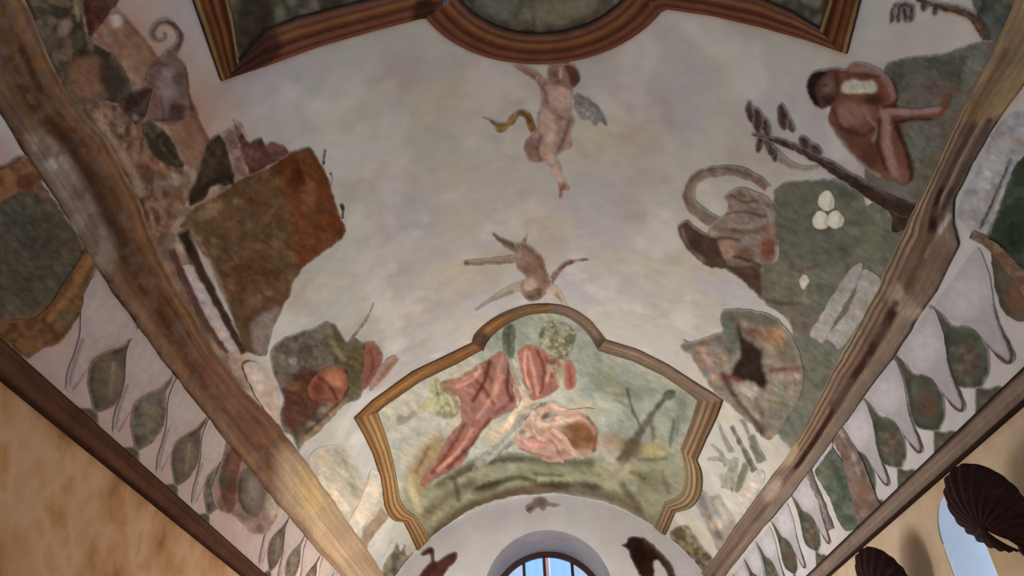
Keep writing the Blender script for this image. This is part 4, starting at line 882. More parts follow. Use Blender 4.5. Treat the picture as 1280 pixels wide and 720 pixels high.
fig('green_cone', [(256, 184), (262, 174), (272, 166), (279, 172), (284, 188), (290, 208), (292, 230), (266, 232), (256, 246), (236, 258), (236, 240), (246, 220), (252, 200)], (72, 61, 43), [('s', [(240, 250), (262, 228), (290, 222)], 8, (50, 42, 30), 4, .8), ('e', (265, 200, 10, 16, 0), (84, 70, 50), 5, .6), ('n', 8, (58, 48, 34), .55, .1, .6, 3)], parent=ruin, L=.42, h=.005)
for pts in ([(407, 186), (405, 196), (404, 206)], [(412, 215), (415, 221), (413, 233)], [(426, 254), (429, 262), (428, 273)]):
    stroke_fig('twig', pts, 5, 2, (70, 54, 44), parent=ruin, L=.42)
slot = fig('painted_white_niche', [(222, 334), (232, 330), (246, 332), (256, 350), (270, 378), (286, 408), (301, 434), (296, 440), (278, 438), (262, 414), (246, 384), (232, 358)], (152, 132, 126), [('s', [(236, 340), (262, 392), (286, 432)], 10, (164, 146, 140), 5, .6)],
    'pinkish white slanted slot with dark edges beside the olive ruin', 'fresco', smooth=False, h=.006, L=.42)
fig('dark_edge', ribbon([(228, 288), (240, 318), (256, 350), (278, 392), (304, 442)], 16, 8), (70, 50, 40), [('e', (232, 304, 10, 14, 0), (52, 38, 32), 5, .8), ('s', [(236, 292), (262, 345), (288, 396)], 3, (112, 86, 66), 2, .6)], parent=slot, smooth=False, h=.008, L=.42)
fig('dark_edge', ribbon([(214, 312), (226, 340), (242, 374), (262, 412), (284, 442)], 9, 7), (92, 62, 52), parent=slot, smooth=False, h=.008, L=.42)
sp = fig('painted_foliage', [(338, 452), (340, 436), (352, 424), (366, 418), (384, 412), (396, 408), (407, 401), (414, 404), (420, 406), (428, 420), (434, 428), (442, 420), (452, 428), (464, 432), (466, 460), (456, 486), (446, 500), (430, 506), (412, 526), (396, 542), (382, 552), (372, 566), (366, 546), (354, 538), (350, 520), (353, 500), (348, 482), (342, 468)], (112, 104, 86), [
    ('e', (375, 440, 28, 18, -15), (108, 102, 92), 8, .8), ('n', 9, (84, 80, 66), .54, .1, .7, 3), ('p', [(414, 404), (436, 430), (464, 432), (460, 470), (440, 496), (430, 470), (420, 450), (408, 430)], (96, 90, 60), 7, .85), ('s', [(410, 408), (416, 430), (430, 448)], 7, (126, 120, 92), 4, .7),
    ('p', [(352, 500), (362, 474), (384, 460), (404, 470), (402, 500), (384, 528), (366, 540), (354, 530)], (96, 64, 46), 7, .9), ('e', (366, 482, 8, 6, 0), (130, 96, 68), 3, .7), ('s', [(428, 505), (400, 530), (376, 556)], 6, (140, 116, 88), 4, .7), ('s', [(432, 492), (410, 516), (384, 540)], 4, (72, 50, 38), 2, .7), ('e', (366, 451, 5, 4, 0), (140, 138, 132), 2, .7)],
    'grey-green foliage clump with an orange shell below the ruin', 'fresco', L=.5, grain=.2)
fig('orange_shell', [(386, 478), (396, 466), (410, 458), (424, 456), (433, 462), (437, 476), (434, 490), (424, 502), (410, 506), (396, 502), (384, 494)], (136, 86, 64), [('s', [(432, 462), (437, 478), (430, 496)], 4, (70, 46, 34), 2, .9), ('s', [(398, 472), (412, 482), (420, 498)], 4, (98, 44, 32), 2, .8), ('e', (418, 472, 12, 9, 30), (172, 108, 76), 5, .7), ('e', (396, 486, 8, 10, 0), (104, 54, 40), 4, .7), ('s', [(392, 500), (412, 500)], 3, (92, 50, 38), 2, .6)], parent=sp, h=.006, L=.5)
fig('red_petal', [(456, 430), (466, 427), (474, 434), (479, 446), (475, 460), (466, 474), (456, 486), (450, 474), (454, 452)], (142, 92, 72), [('s', [(462, 436), (466, 456), (458, 476)], 4, (118, 62, 44), 2, .6)], parent=sp, h=.006, L=.55)
fig('tan_bar', [(470, 468), (480, 454), (490, 444), (499, 449), (488, 464), (474, 480), (462, 488)], (158, 122, 96), [('s', [(472, 476), (492, 450)], 4, (132, 98, 76), 2, .6)], parent=sp, h=.006, L=.58)
stroke_fig('thin_branch', [(440, 422), (452, 408), (462, 392), (467, 378)], 3.5, 2, (120, 104, 86), parent=sp, L=.58)
lp = fig('painted_white_lozenge', [(302, 456), (312, 450), (326, 462), (336, 480), (340, 505), (346, 528), (336, 520), (322, 500), (308, 476)], (168, 142, 124), [('e', (318, 474, 8, 14, -25), (180, 156, 138), 5, .6)],
    'small rose-white pointed panel between rib and foliage clump', 'fresco', L=.44, h=.02)

# --- left frieze: large dark green panel and crossing bands
pan = fig('painted_olive_field', [(-120, 140), (-40, 200), (0, 208), (28, 194), (50, 224), (80, 268), (112, 318), (122, 334), (106, 360), (104, 380), (94, 402), (76, 428), (50, 438), (30, 448), (0, 426), (-60, 380), (-120, 330)], (104, 76, 50), [
    ('p', [(-120, 270), (-10, 240), (30, 240), (56, 246), (78, 264), (96, 294), (102, 312), (92, 338), (76, 362), (58, 380), (30, 394), (0, 398), (-60, 380), (-120, 330)], (82, 72, 56), 6, 1.0), ('e', (50, 300, 26, 30, 0), (72, 64, 50), 12, .6), ('e', (20, 340, 20, 20, 0), (76, 66, 50), 10, .5), ('n', 16, (94, 80, 60), .6, .1, .35, 7)],
    'dark olive field between ochre bands above the left cornice', 'fresco', L=.36, grain=.2)
stroke_fig('ochre_band', [(-60, 262), (-10, 236), (28, 218), (62, 196)], 40, 36, (98, 60, 40), [('n', 14, (122, 82, 50), .52, .1, .7, 3)], parent=pan, L=.36, h=.006, feather=3)
fig('ochre_band', [(106, 312), (120, 322), (112, 344), (104, 362), (104, 378), (96, 396), (84, 412), (72, 426), (52, 434), (36, 444), (20, 436), (4, 424), (-20, 430), (-22, 408), (10, 400), (40, 398), (62, 380), (80, 352), (94, 330)], (110, 76, 44), [('n', 12, (86, 58, 36), .5, .1, .7, 3), ('e', (80, 400, 14, 16, 0), (96, 84, 58), 6, .6), ('s', [(112, 322), (88, 362), (60, 400)], 8, (128, 88, 48), 4, .7), ('s', [(98, 392), (74, 424)], 6, (74, 56, 38), 3, .6)], parent=pan, L=.36, h=.007)
cg = fig('painted_brown_spandrel', [(284, 536), (310, 540), (336, 560), (352, 592), (352, 624), (338, 660), (318, 668), (296, 648), (272, 636), (264, 612), (272, 586), (280, 560)], (124, 100, 84), [('p', [(322, 554), (338, 572), (346, 596), (326, 592), (306, 594), (312, 572)], (150, 126, 110), 4, .9), ('n', 12, (102, 80, 64), .54, .1, .6, 3), ('e', (340, 632, 8, 16, 0), (150, 128, 108), 5, .6)],
    'brown painted spandrel with a pale triangle at the left crossing', 'fresco', L=.42, h=.0065)
xb = fig('painted_crossing_band', [(282, 524), (300, 520), (316, 528), (322, 542), (308, 556), (300, 580), (296, 608), (292, 636), (282, 640), (274, 618), (272, 596), (280, 572), (290, 552)], (102, 70, 54), [('n', 10, (84, 58, 44), .5, .1, .7, 3), ('e', (276, 598, 8, 12, 0), (78, 70, 56), 5, .8)],
    'dark brown crossing band beside the grey-brown medallion', 'fresco', L=.4, h=.008)
gp = fig('painted_grey_medallion', [(296, 596), (304, 586), (316, 584), (326, 594), (330, 612), (328, 632), (320, 646), (308, 644), (298, 630), (294, 612)], (96, 84, 72), [('s', [(300, 600), (298, 624), (306, 640)], 5, (66, 58, 48), 3, .8), ('e', (316, 612, 8, 14, 0), (116, 102, 90), 5, .7)],
    'grey-brown medallion beside the left crossing band', 'fresco', L=.42, h=.008)

# --- lower left, bright strip between rib and framed fresco
b1 = fig('painted_pale_strapwork', [(386, 572), (398, 560), (414, 556), (432, 560), (446, 580), (456, 600), (464, 590), (476, 606), (480, 636), (476, 656), (460, 680), (446, 700), (436, 724), (424, 724), (424, 690), (426, 664), (414, 650), (400, 632), (392, 606)], (204, 188, 162), [
    ('e', (432, 590, 13, 26, -20), (192, 182, 160), 8, .8), ('s', [(420, 560), (436, 590), (446, 620)], 6, (176, 170, 150), 4, .6), ('e', (408, 580, 10, 14, -30), (214, 194, 166), 6, .6)],
    'cream and tan strapwork brushed over the brightly lit plaster beside the frame', 'fresco', L=.95, feather=6)
stroke_fig('white_strap', [(394, 600), (408, 612), (420, 626), (432, 642)], 18, 16, (224, 206, 180), parent=b1, L=.95, h=.006)
stroke_fig('white_strap', [(474, 590), (466, 614), (452, 642), (436, 668)], 22, 18, (222, 204, 180), parent=b1, L=.95, h=.006)
stroke_fig('tan_strap', [(482, 640), (468, 656), (456, 674), (448, 700)], 14, 12, (182, 150, 118), parent=b1, L=.95, h=.006)
stroke_fig('olive_strap', [(398, 648), (414, 664), (432, 676), (450, 694), (468, 724)], 18, 12, (184, 160, 112), [('n', 8, (156, 130, 84), .55, .1, .6, 3)], parent=b1, L=.95, h=.007)
stroke_fig('olive_strap', [(452, 684), (438, 704), (428, 726)], 10, 12, (178, 154, 118), parent=b1, L=.95, h=.006)
g2 = fig('painted_olive_bush', [(478, 722), (482, 700), (490, 690), (496, 678), (500, 690), (506, 680), (508, 694), (516, 690), (514, 704), (506, 722)], (166, 148, 122), [('n', 6, (134, 118, 94), .5, .1, .8, 3), ('s', [(492, 718), (500, 690)], 4, (128, 116, 92), 2, .6)],
    'small olive bush below the golden foot of the framed fresco, beside the cream strapwork', 'fresco', L=.9)

# --- right side of the near bay
hill = fig('painted_green_hill', [(1106, 82), (1124, 74), (1150, 69), (1176, 67), (1200, 60), (1224, 52), (1256, 52), (1256, 90), (1236, 118), (1220, 144), (1202, 174), (1184, 214), (1166, 256), (1156, 276), (1130, 258), (1104, 240), (1080, 222), (1090, 190), (1100, 150), (1104, 110)], (108, 106, 92), [
    ('p', [(1112, 80), (1176, 68), (1196, 64), (1194, 104), (1170, 120), (1130, 118)], (92, 93, 80), 6, .85), ('s', [(1206, 66), (1198, 110)], 10, (82, 86, 72), 5, .7), ('e', (1218, 84, 12, 22, 20), (120, 118, 106), 6, .8), ('e', (1148, 180, 12, 22, 0), (120, 122, 104), 8, .7), ('s', [(1162, 165), (1152, 205)], 5, (92, 94, 80), 3, .6), ('n', 16, (118, 112, 100), .55, .1, .5, 3), ('e', (1176, 112, 20, 10, 0), (118, 98, 84), 6, .7)],
    'grey-green hillside behind the crouching nude figure', 'fresco', L=.53)
fig('painted_green_bank', [(1216, -20), (1280, -30), (1284, 0), (1268, 30), (1254, 50), (1228, 50), (1230, 36), (1222, 20)], (86, 90, 78), [('e', (1226, 6, 6, 14, 0), (60, 58, 50), 4, .7), ('n', 12, (104, 106, 94), .52, .1, .6, 3)],
    'small dark green bank beside the golden stretch of the right rib', 'fresco', L=.53)
man = fig('painted_nude_figure', [(1034, 92), (1046, 84), (1056, 86), (1064, 79), (1080, 78), (1096, 84), (1112, 94), (1121, 108), (1124, 120), (1122, 130), (1138, 135), (1158, 134), (1172, 131), (1182, 118), (1191, 120), (1186, 135), (1176, 146), (1160, 151), (1140, 151), (1128, 158), (1130, 170), (1138, 190), (1144, 208), (1143, 222), (1136, 230), (1124, 230), (1112, 222), (1098, 222), (1084, 212), (1072, 200), (1060, 188), (1050, 176), (1042, 162), (1036, 148), (1038, 130)], (124, 80, 60), [
    ('e', (1062, 142, 17, 15, 20), (146, 102, 84), 6, .9), ('e', (1082, 140, 12, 12, 0), (134, 96, 82), 5, .7), ('s', [(1064, 84), (1090, 86), (1110, 100), (1119, 122)], 8, (142, 104, 90), 3, .9), ('s', [(1116, 98), (1124, 118), (1116, 132)], 5, (78, 52, 46), 2, .9), ('s', [(1062, 92), (1100, 96)], 4, (96, 66, 56), 2, .8),
    ('p', [(1052, 110), (1058, 100), (1076, 100), (1094, 102), (1096, 114), (1072, 116), (1056, 116)], (168, 150, 130), 2.5, .95), ('e', (1092, 124, 14, 7, 0), (82, 58, 46), 4, .85), ('s', [(1104, 139), (1140, 139), (1174, 136)], 8, (156, 112, 98), 3, .9), ('s', [(1114, 152), (1140, 150), (1165, 149)], 5, (70, 48, 42), 2.5, .9), ('s', [(1106, 132), (1130, 132)], 4, (84, 56, 48), 2, .8),
    ('s', [(1108, 146), (1110, 180), (1120, 216)], 11, (152, 112, 98), 4, .9), ('s', [(1122, 158), (1136, 190), (1140, 224)], 7, (76, 46, 40), 3, .9), ('s', [(1100, 150), (1098, 178), (1108, 210)], 5, (78, 52, 44), 3, .85), ('e', (1088, 192, 12, 18, -10), (104, 68, 54), 6, .9), ('e', (1070, 172, 12, 14, -20), (104, 78, 66), 6, .8), ('s', [(1052, 160), (1078, 168), (1094, 160)], 5, (88, 60, 50), 3, .8), ('s', [(1086, 146), (1096, 160), (1092, 176)], 3, (150, 116, 102), 2, .6), ('e', (1130, 218, 8, 9, 0), (140, 96, 82), 3, .8), ('s', [(1042, 160), (1068, 196), (1100, 220)], 4, (140, 128, 112), 2.5, .7), ('e', (1184, 124, 5, 6, 30), (126, 84, 72), 2, .8), ('s', [(1040, 134), (1050, 156)], 4, (84, 60, 50), 2.5, .7)],
    'crouching brown nude figure gripping its knee against the green hill', 'fresco', h=.006, L=.53, angle=1.0)
fig('head', [(1009, 108), (1011, 96), (1018, 89), (1028, 87), (1038, 86), (1047, 88), (1052, 98), (1050, 112), (1046, 124), (1038, 132), (1028, 136), (1018, 130), (1012, 120)], (98, 70, 60), [
    ('p', [(1009, 108), (1012, 94), (1026, 87), (1034, 90), (1024, 100), (1020, 114), (1026, 130), (1018, 132), (1010, 118)], (56, 44, 40), 3, .95), ('e', (1036, 108, 8, 12, 10), (128, 94, 82), 4, .8), ('e', (1032, 106, 3, 2, 0), (62, 44, 38), 1.5, .7), ('e', (1036, 122, 8, 8, 0), (74, 54, 46), 4, .8), ('s', [(1046, 92), (1050, 110)], 4, (92, 56, 46), 2, .6)], parent=man, h=.008, L=.53)
branch = stroke_fig('painted_branch', [(940, 167), (968, 174), (1000, 187), (1034, 205), (1070, 228), (1106, 250), (1148, 266)], 4, 22, (78, 62, 52), [('s', [(950, 168), (1010, 190), (1080, 228), (1140, 258)], 3, (108, 90, 76), 2, .6), ('n', 9, (60, 46, 40), .52, .1, .6, 3)],
    label='bare dark brown branch with clustered leaves rising from the right rib', cat='fresco', h=.008, L=.55)
fig('root', [(1118, 246), (1140, 256), (1154, 262), (1140, 274), (1128, 288), (1116, 288), (1116, 270), (1106, 256)], (76, 60, 50), [('n', 8, (92, 74, 62), .54, .1, .6, 3)], parent=branch, h=.008, L=.55, under=False)
for (x, y, a, b_, r) in ((938, 140, 5, 15, -10), (947, 150, 7, 17, -8), (957, 158, 6, 13, -20), (979, 146, 7, 17, -6), (988, 156, 5, 12, -25), (950, 178, 5, 12, 10), (963, 184, 6, 12, -25), (969, 192, 5, 11, -10), (1006, 178, 7, 10, -40), (1020, 186, 6, 10, -50)):
    fig('leaf_cluster', ellipse(x, y, a, b_, r, 12), (98, 80, 72), [('s', [(x, y - b_ * .8), (x, y + b_ * .8)], 3, (72, 58, 52), 2, .7)], parent=branch, L=.56, h=.006, feather=2.5, grain=.3)
stroke_fig('pale_shadow_twig', [(968, 190), (985, 204), (1005, 210), (1024, 208)], 12, 4, (146, 128, 114), [], parent=branch, h=.004, L=.56, feather=4)
br2 = stroke_fig('painted_leafy_bough', [(1146, -2), (1164, 4), (1186, 10), (1206, 15), (1222, 26), (1232, 44)], 6, 14, (100, 78, 58), [('s', [(1160, 3), (1204, 14), (1226, 34)], 3, (132, 102, 72), 2, .6), ('n', 8, (76, 58, 46), .52, .1, .6, 3)],
    label='bent brown bough with drooping leaves below the green bank', cat='fresco', h=.006, L=.53)
for (x, y, a, b_, r) in ((1116, 18, 4, 11, 8), (1124, 17, 4, 12, 0), (1132, 18, 4, 11, -4), (1140, 17, 4, 12, 6), (1156, 6, 5, 8, 0), (1170, 12, 4, 8, 10), (1128, 6, 12, 4, 0)):
    fig('leaf_cluster', ellipse(x, y, a, b_, r, 12), (100, 84, 78), [('s', [(x, y - b_ * .8), (x, y + b_ * .8)], 2.5, (72, 58, 54), 1.5, .7)], parent=br2, L=.53, h=.006, feather=2.2, grain=.3)

plinth = fig('painted_green_block', [(966, 246), (970, 234), (982, 227), (1010, 225), (1044, 224), (1064, 234), (1086, 238), (1104, 252), (1116, 270), (1146, 262), (1160, 290), (1138, 346), (1112, 396), (1082, 440), (1058, 484), (1034, 530), (1006, 566), (970, 540), (982, 500), (986, 470), (990, 442), (990, 412), (976, 392), (953, 374), (953, 330), (971, 324), (969, 280)], (120, 119, 106), [
    ('p', [(968, 240), (1000, 227), (1048, 226), (1068, 240), (1064, 290), (1056, 322), (972, 322)], (112, 112, 99), 6, .9), ('p', [(1062, 262), (1096, 252), (1116, 274), (1112, 300), (1098, 324), (1064, 322)], (120, 120, 102), 6, .8), ('e', (1118, 300, 14, 22, 20), (112, 112, 98), 8, .6),
    ('s', [(980, 340), (1002, 338), (1022, 332)], 5, (112, 84, 64), 3, .8), ('s', [(954, 374), (980, 379), (1000, 380)], 5, (92, 80, 66), 3, .8), ('p', [(955, 332), (976, 328), (1000, 345), (990, 372), (956, 370)], (122, 116, 98), 5, .7),
    ('s', [(1006, 356), (1008, 375)], 4, (148, 138, 118), 3, .6), ('p', [(984, 384), (1020, 380), (1030, 396), (1012, 420), (1000, 430), (994, 412)], (122, 110, 98), 6, .8), ('n', 26, (120, 120, 104), .55, .1, .3, 4), ('e', (1020, 470, 14, 26, 25), (116, 114, 98), 8, .6), ('n', 15, (96, 96, 80), .62, .08, .3, 9)],
    'grey-green painted block carrying three white eggs', 'fresco', L=.58)
for (x, y, lb) in ((1034, 251, 'white egg topping the cluster of three on the green block'), (1027, 275, 'white egg of the cluster on the green block, on the griffin side'), (1045, 274, 'white egg of the cluster on the green block, on the rib side')):
    eg = fig('painted_egg', ellipse(x, y, 10.5, 13 if y < 260 else 12, 0, 16), (196, 186, 166), [('e', (x - 2, y - 3, 5, 6, 0), (210, 202, 184), 3, .7), ('s', [(x + 7, y - 4), (x + 5, y + 8)], 3, (164, 152, 132), 2, .6)], L=.58, h=.006, feather=1.6, grain=.06)
    tag(eg, lb, 'fresco', 'white eggs on the painted green block')
fig('cream_triangle', [(1078, 239), (1095, 249), (1083, 259)], (176, 164, 142), parent=plinth, h=.006, L=.58, smooth=False, g=2, feather=1.2)
fig('white_bud', [(999, 350), (1002, 344), (1008, 344), (1012, 349), (1010, 356), (1006, 362), (1002, 358)], (190, 180, 160), parent=plinth, h=.006, L=.58, feather=1.4)
pu = PAINTS['paint'][plinth.name][0]
for q in ([(1013, 416), (1026, 394), (1040, 371), (1054, 348), (1064, 335), (1078, 328), (1076, 344), (1062, 372), (1046, 400), (1030, 427), (1020, 424)], [(1034, 420), (1048, 402), (1062, 385), (1072, 358), (1080, 337), (1092, 340), (1101, 346), (1105, 362), (1092, 382), (1076, 404), (1052, 435), (1042, 428)], [(1106, 350), (1111, 331), (1117, 336), (1114, 350), (1109, 362)]):
    fig('white_leaf_panel', q, (166, 159, 151), [('n', 12, (154, 150, 138), .54, .1, .6, 3)], parent=plinth, h=.006, L=.6, feather=1.6)
grif = fig('painted_griffin', [(892, 278), (904, 268), (910, 258), (906, 246), (914, 238), (928, 234), (946, 240), (960, 246), (968, 260), (970, 280), (972, 318), (964, 328), (954, 332), (954, 374), (940, 362), (924, 348), (908, 336), (896, 332), (884, 320), (880, 302), (884, 290)], (142, 122, 108), [
    ('e', (940, 258, 24, 14, 20), (140, 122, 110), 7, .7), ('s', [(912, 246), (935, 244), (960, 258)], 4, (112, 92, 80), 3, .6), ('e', (910, 312, 12, 12, 0), (156, 124, 104), 5, .8), ('e', (960, 310, 10, 16, 0), (132, 84, 60), 5, .8), ('p', [(898, 328), (918, 330), (950, 334), (952, 370), (926, 350)], (92, 66, 54), 5, .85),
    ('s', [(896, 284), (930, 290), (960, 284)], 6, (112, 90, 82), 4, .7), ('e', (932, 318, 12, 10, 0), (126, 84, 64), 5, .7), ('s', [(890, 322), (904, 326)], 6, (86, 62, 50), 3, .7), ('s', [(900, 296), (940, 304)], 4, (148, 128, 114), 3, .5), ('s', [(914, 242), (930, 252), (948, 250)], 3, (98, 78, 66), 2, .8), ('s', [(906, 268), (930, 264), (958, 270)], 3, (100, 80, 70), 2, .8), ('s', [(888, 300), (906, 296), (924, 300)], 4, (96, 74, 64), 2, .8), ('s', [(918, 320), (940, 326), (958, 336)], 4, (84, 60, 48), 2, .8), ('s', [(912, 282), (940, 282)], 3, (164, 144, 128), 2, .7), ('s', [(900, 320), (916, 318)], 3, (172, 138, 116), 2, .7), ('s', [(940, 240), (960, 262), (966, 290)], 3, (160, 138, 122), 2, .6)],
    'brown griffin-like beast with a looping swan neck beside the green block', 'fresco', h=.006, L=.58, grain=.18)
fig('neck', ribbon([(960, 236), (950, 226), (934, 218), (916, 213), (900, 213), (884, 216), (870, 223), (862, 235), (861, 248), (868, 260), (880, 270), (894, 278), (908, 284)], 11, 17), (140, 118, 104), [('s', [(940, 219), (900, 209), (872, 217), (857, 238), (860, 254)], 3, (104, 84, 72), 2, .7), ('s', [(900, 216), (874, 226), (866, 242), (876, 262)], 3, (160, 138, 122), 2, .6), ('e', (952, 230, 10, 7, 30), (124, 102, 90), 3, .6)], parent=grif, smooth=False, h=.006, L=.58)
fig('wing', [(848, 288), (851, 279), (860, 275), (868, 282), (880, 290), (896, 298), (902, 314), (908, 334), (886, 333), (870, 322), (856, 308)], (92, 72, 62), [('s', [(852, 284), (860, 304), (880, 326)], 4, (128, 108, 92), 2, .7), ('e', (870, 304, 10, 12, 20), (78, 60, 52), 5, .6)], parent=grif, h=.008, L=.58)
mask = fig('painted_grotesque', [(851, 430), (855, 424), (862, 428), (876, 424), (890, 418), (904, 413), (900, 398), (902, 388), (912, 385), (930, 386), (946, 388), (962, 393), (974, 400), (986, 414), (996, 430), (1002, 450), (1006, 470), (1000, 498), (986, 520), (968, 546), (956, 548), (940, 532), (920, 514), (905, 500), (893, 490), (884, 478), (876, 464), (868, 454), (864, 443), (855, 438)], (140, 126, 110), [
    ('p', [(900, 398), (904, 387), (930, 386), (960, 392), (975, 404), (960, 408), (936, 402), (924, 404), (922, 430), (914, 450), (906, 430)], (118, 114, 102), 5, .9), ('p', [(924, 404), (932, 422), (946, 432), (954, 438), (954, 458), (960, 478), (954, 486), (936, 478), (914, 470), (920, 454), (926, 440), (922, 420)], (72, 52, 45), 4, .95),
    ('e', (944, 416, 14, 8, 10), (136, 98, 88), 5, .8), ('e', (968, 420, 12, 14, 20), (168, 122, 80), 6, .85), ('e', (970, 448, 14, 18, 0), (154, 136, 114), 6, .7), ('s', [(880, 436), (886, 452), (894, 470)], 7, (172, 134, 118), 3, .8), ('s', [(862, 432), (884, 426), (900, 420)], 6, (120, 108, 88), 3, .7), ('e', (898, 448, 10, 18, -20), (150, 132, 116), 6, .7), ('s', [(872, 448), (878, 462)], 5, (150, 108, 94), 3, .7),
    ('s', [(964, 462), (1000, 460)], 6, (122, 90, 72), 3, .8), ('s', [(962, 470), (998, 470)], 7, (164, 138, 120), 3, .8), ('s', [(904, 468), (916, 490), (940, 520), (954, 540)], 8, (92, 68, 56), 4, .8), ('s', [(908, 470), (924, 474)], 6, (140, 76, 66), 3, .8), ('e', (935, 486, 14, 9, 15), (172, 156, 140), 5, .8), ('e', (972, 500, 16, 14, 0), (134, 130, 110), 7, .8), ('s', [(926, 496), (946, 520)], 6, (158, 142, 122), 3, .6), ('e', (985, 440, 10, 18, -20), (124, 114, 98), 6, .7), ('s', [(946, 500), (958, 536)], 6, (112, 96, 80), 4, .6)],
    'grotesque mask-like cluster with a dark open mouth beside the framed fresco', 'fresco', h=.007, L=.62, grain=.2)

# --- right frieze bay divisions
wp = fig('painted_white_cloth', [(1196, 262), (1222, 206), (1246, 158), (1270, 140), (1300, 150), (1310, 180), (1276, 196), (1262, 216), (1246, 254), (1234, 290), (1226, 300), (1206, 280)], (160, 154, 154), [('s', [(1264, 200), (1240, 255), (1226, 285)], 4, (58, 48, 46), 1.5, .9), ('e', (1240, 215, 12, 26, 25), (172, 167, 168), 7, .7), ('s', [(1246, 160), (1280, 180)], 12, (164, 142, 128), 5, .7), ('n', 12, (142, 136, 138), .55, .1, .6, 3)],
    'white painted cloth hanging between right rib and dark green panel', 'fresco', L=.55)
gpn = fig('painted_dark_green_panel', [(1258, 232), (1268, 206), (1290, 190), (1330, 190), (1350, 300), (1310, 340), (1280, 338), (1262, 318), (1240, 304), (1234, 292), (1246, 262)], (66, 74, 58), [('n', 14, (84, 92, 74), .54, .1, .7, 3), ('e', (1270, 290, 14, 20, 0), (54, 66, 48), 7, .7), ('s', [(1236, 290), (1262, 220)], 4, (134, 132, 124), 2, .7)],
    'dark green panel above the tan band at the right rib', 'fresco', L=.55)  # flat dark green panel of the frieze
stroke_fig('tan_band', [(1216, 292), (1244, 308), (1266, 332), (1292, 366), (1320, 400)], 10, 22, (118, 92, 70), [('s', [(1200, 284), (1228, 300)], 6, (84, 78, 72), 3, .8), ('n', 10, (140, 112, 86), .54, .1, .6, 3)], parent=gpn, L=.55, h=.010, under=False)
fig('shaded_medallion', [(1240, 312), (1256, 324), (1272, 346), (1292, 372), (1300, 396), (1284, 402), (1266, 398), (1254, 384), (1246, 360), (1242, 336)], (98, 90, 74), [('e', (1272, 372, 12, 16, -20), (120, 88, 64), 6, .8), ('s', [(1245, 330), (1250, 366), (1262, 390)], 6, (80, 82, 70), 3, .7)], parent=gpn, L=.55, h=.007, under=False)
cb = stroke_fig('painted_crossing_band', [(1034, 516), (1048, 540), (1062, 566), (1072, 592), (1080, 618), (1092, 652)], 14, 34, (136, 114, 100), [('s', [(1040, 520), (1064, 562), (1078, 600)], 4, (164, 150, 140), 2, .7), ('n', 10, (118, 92, 78), .52, .1, .6, 3), ('e', (1078, 610, 10, 18, -15), (138, 104, 86), 6, .7)],
    label='pinkish brown crossing band over the right frieze', cat='fresco', L=.62, h=.010, under=False)
gq = fig('painted_green_panel', [(1036, 556), (1046, 566), (1056, 582), (1066, 606), (1074, 636), (1078, 650), (1064, 664), (1050, 654), (1042, 634), (1030, 608), (1021, 590), (1026, 574)], (96, 104, 90), [('s', [(1040, 570), (1056, 610), (1066, 650)], 8, (80, 92, 78), 4, .8), ('n', 10, (116, 118, 106), .55, .1, .6, 3)],
    'green panel between two brown bands above the right cornice', 'fresco', L=.62, h=.008, under=False)  # flat green panel of the frieze bay
stroke_fig('brown_edge', [(1000, 572), (1012, 592), (1026, 624), (1040, 662)], 8, 7, (120, 104, 90), [('s', [(1000, 574), (1026, 626), (1038, 660)], 2, (156, 142, 128), 1.5, .7)], parent=gq, L=.64, h=.009, under=False)
wq = fig('painted_white_square', [(1006, 564), (1016, 550), (1030, 530), (1036, 540), (1042, 556), (1030, 574), (1020, 584)], (176, 168, 164), [('e', (1026, 552, 5, 5, 0), (150, 144, 144), 3, .7)],
    'small white square patch beside the pinkish crossing band', 'fresco', L=.62, h=.009)

# --- lower right, foliage between framed fresco and rib
fo = stroke_fig('painted_sprigs', [(915, 532), (922, 548), (932, 566), (944, 590)], 4, 9, (116, 106, 92), [('n', 7, (138, 132, 112), .55, .1, .6, 3)], label='loose grey-green sprigs between the grotesque mask and the framed fresco', cat='fresco', L=.68, h=.006)
for pts, w0, w1, c in (([(898, 528), (904, 545), (914, 566)], 3, 8, (150, 146, 134)), ([(884, 574), (900, 574), (918, 580)], 5, 9, (160, 156, 140)), ([(888, 556), (900, 566), (908, 584)], 3, 6, (150, 144, 140)), ([(910, 612), (914, 592), (920, 572)], 20, 8, (152, 150, 130)), ([(922, 616), (928, 596), (934, 578)], 14, 8, (130, 130, 108)), ([(938, 544), (944, 560), (952, 578)], 8, 14, (132, 128, 110)), ([(928, 524), (932, 534), (936, 544)], 6, 3, (140, 134, 126)), ([(914, 608), (916, 618)], 3, 3, (112, 106, 96)), ([(902, 592), (906, 610)], 8, 4, (170, 166, 148))):
    stroke_fig('sprig', pts, w0, w1, c, parent=fo, L=.68, h=.005, feather=2.2)
fp = fig('painted_white_leaves', [(922, 618), (934, 602), (950, 588), (957, 592), (950, 610), (936, 636), (928, 640), (920, 634)], (186, 176, 160), [('s', [(952, 594), (930, 632)], 5, (196, 188, 172), 3, .6)], 'cream leaf strip against the right rib below the sprigs', 'fresco', L=.68, h=.006)
fq = fig('painted_grey_scroll', [(870, 600), (880, 612), (888, 620), (900, 618), (908, 634), (920, 652), (918, 668), (904, 690), (894, 684), (886, 664), (874, 640), (868, 620)], (160, 150, 138), [('s', [(872, 612), (884, 640), (898, 672)], 8, (134, 126, 116), 4, .8), ('e', (896, 655, 8, 8, 0), (190, 180, 164), 4, .8), ('s', [(896, 626), (908, 650)], 7, (186, 178, 162), 3, .7), ('s', [(888, 645), (904, 676)], 4, (128, 116, 102), 3, .7)],
    'grey painted scroll below the loose sprigs beside the framed fresco', 'fresco', L=.7)
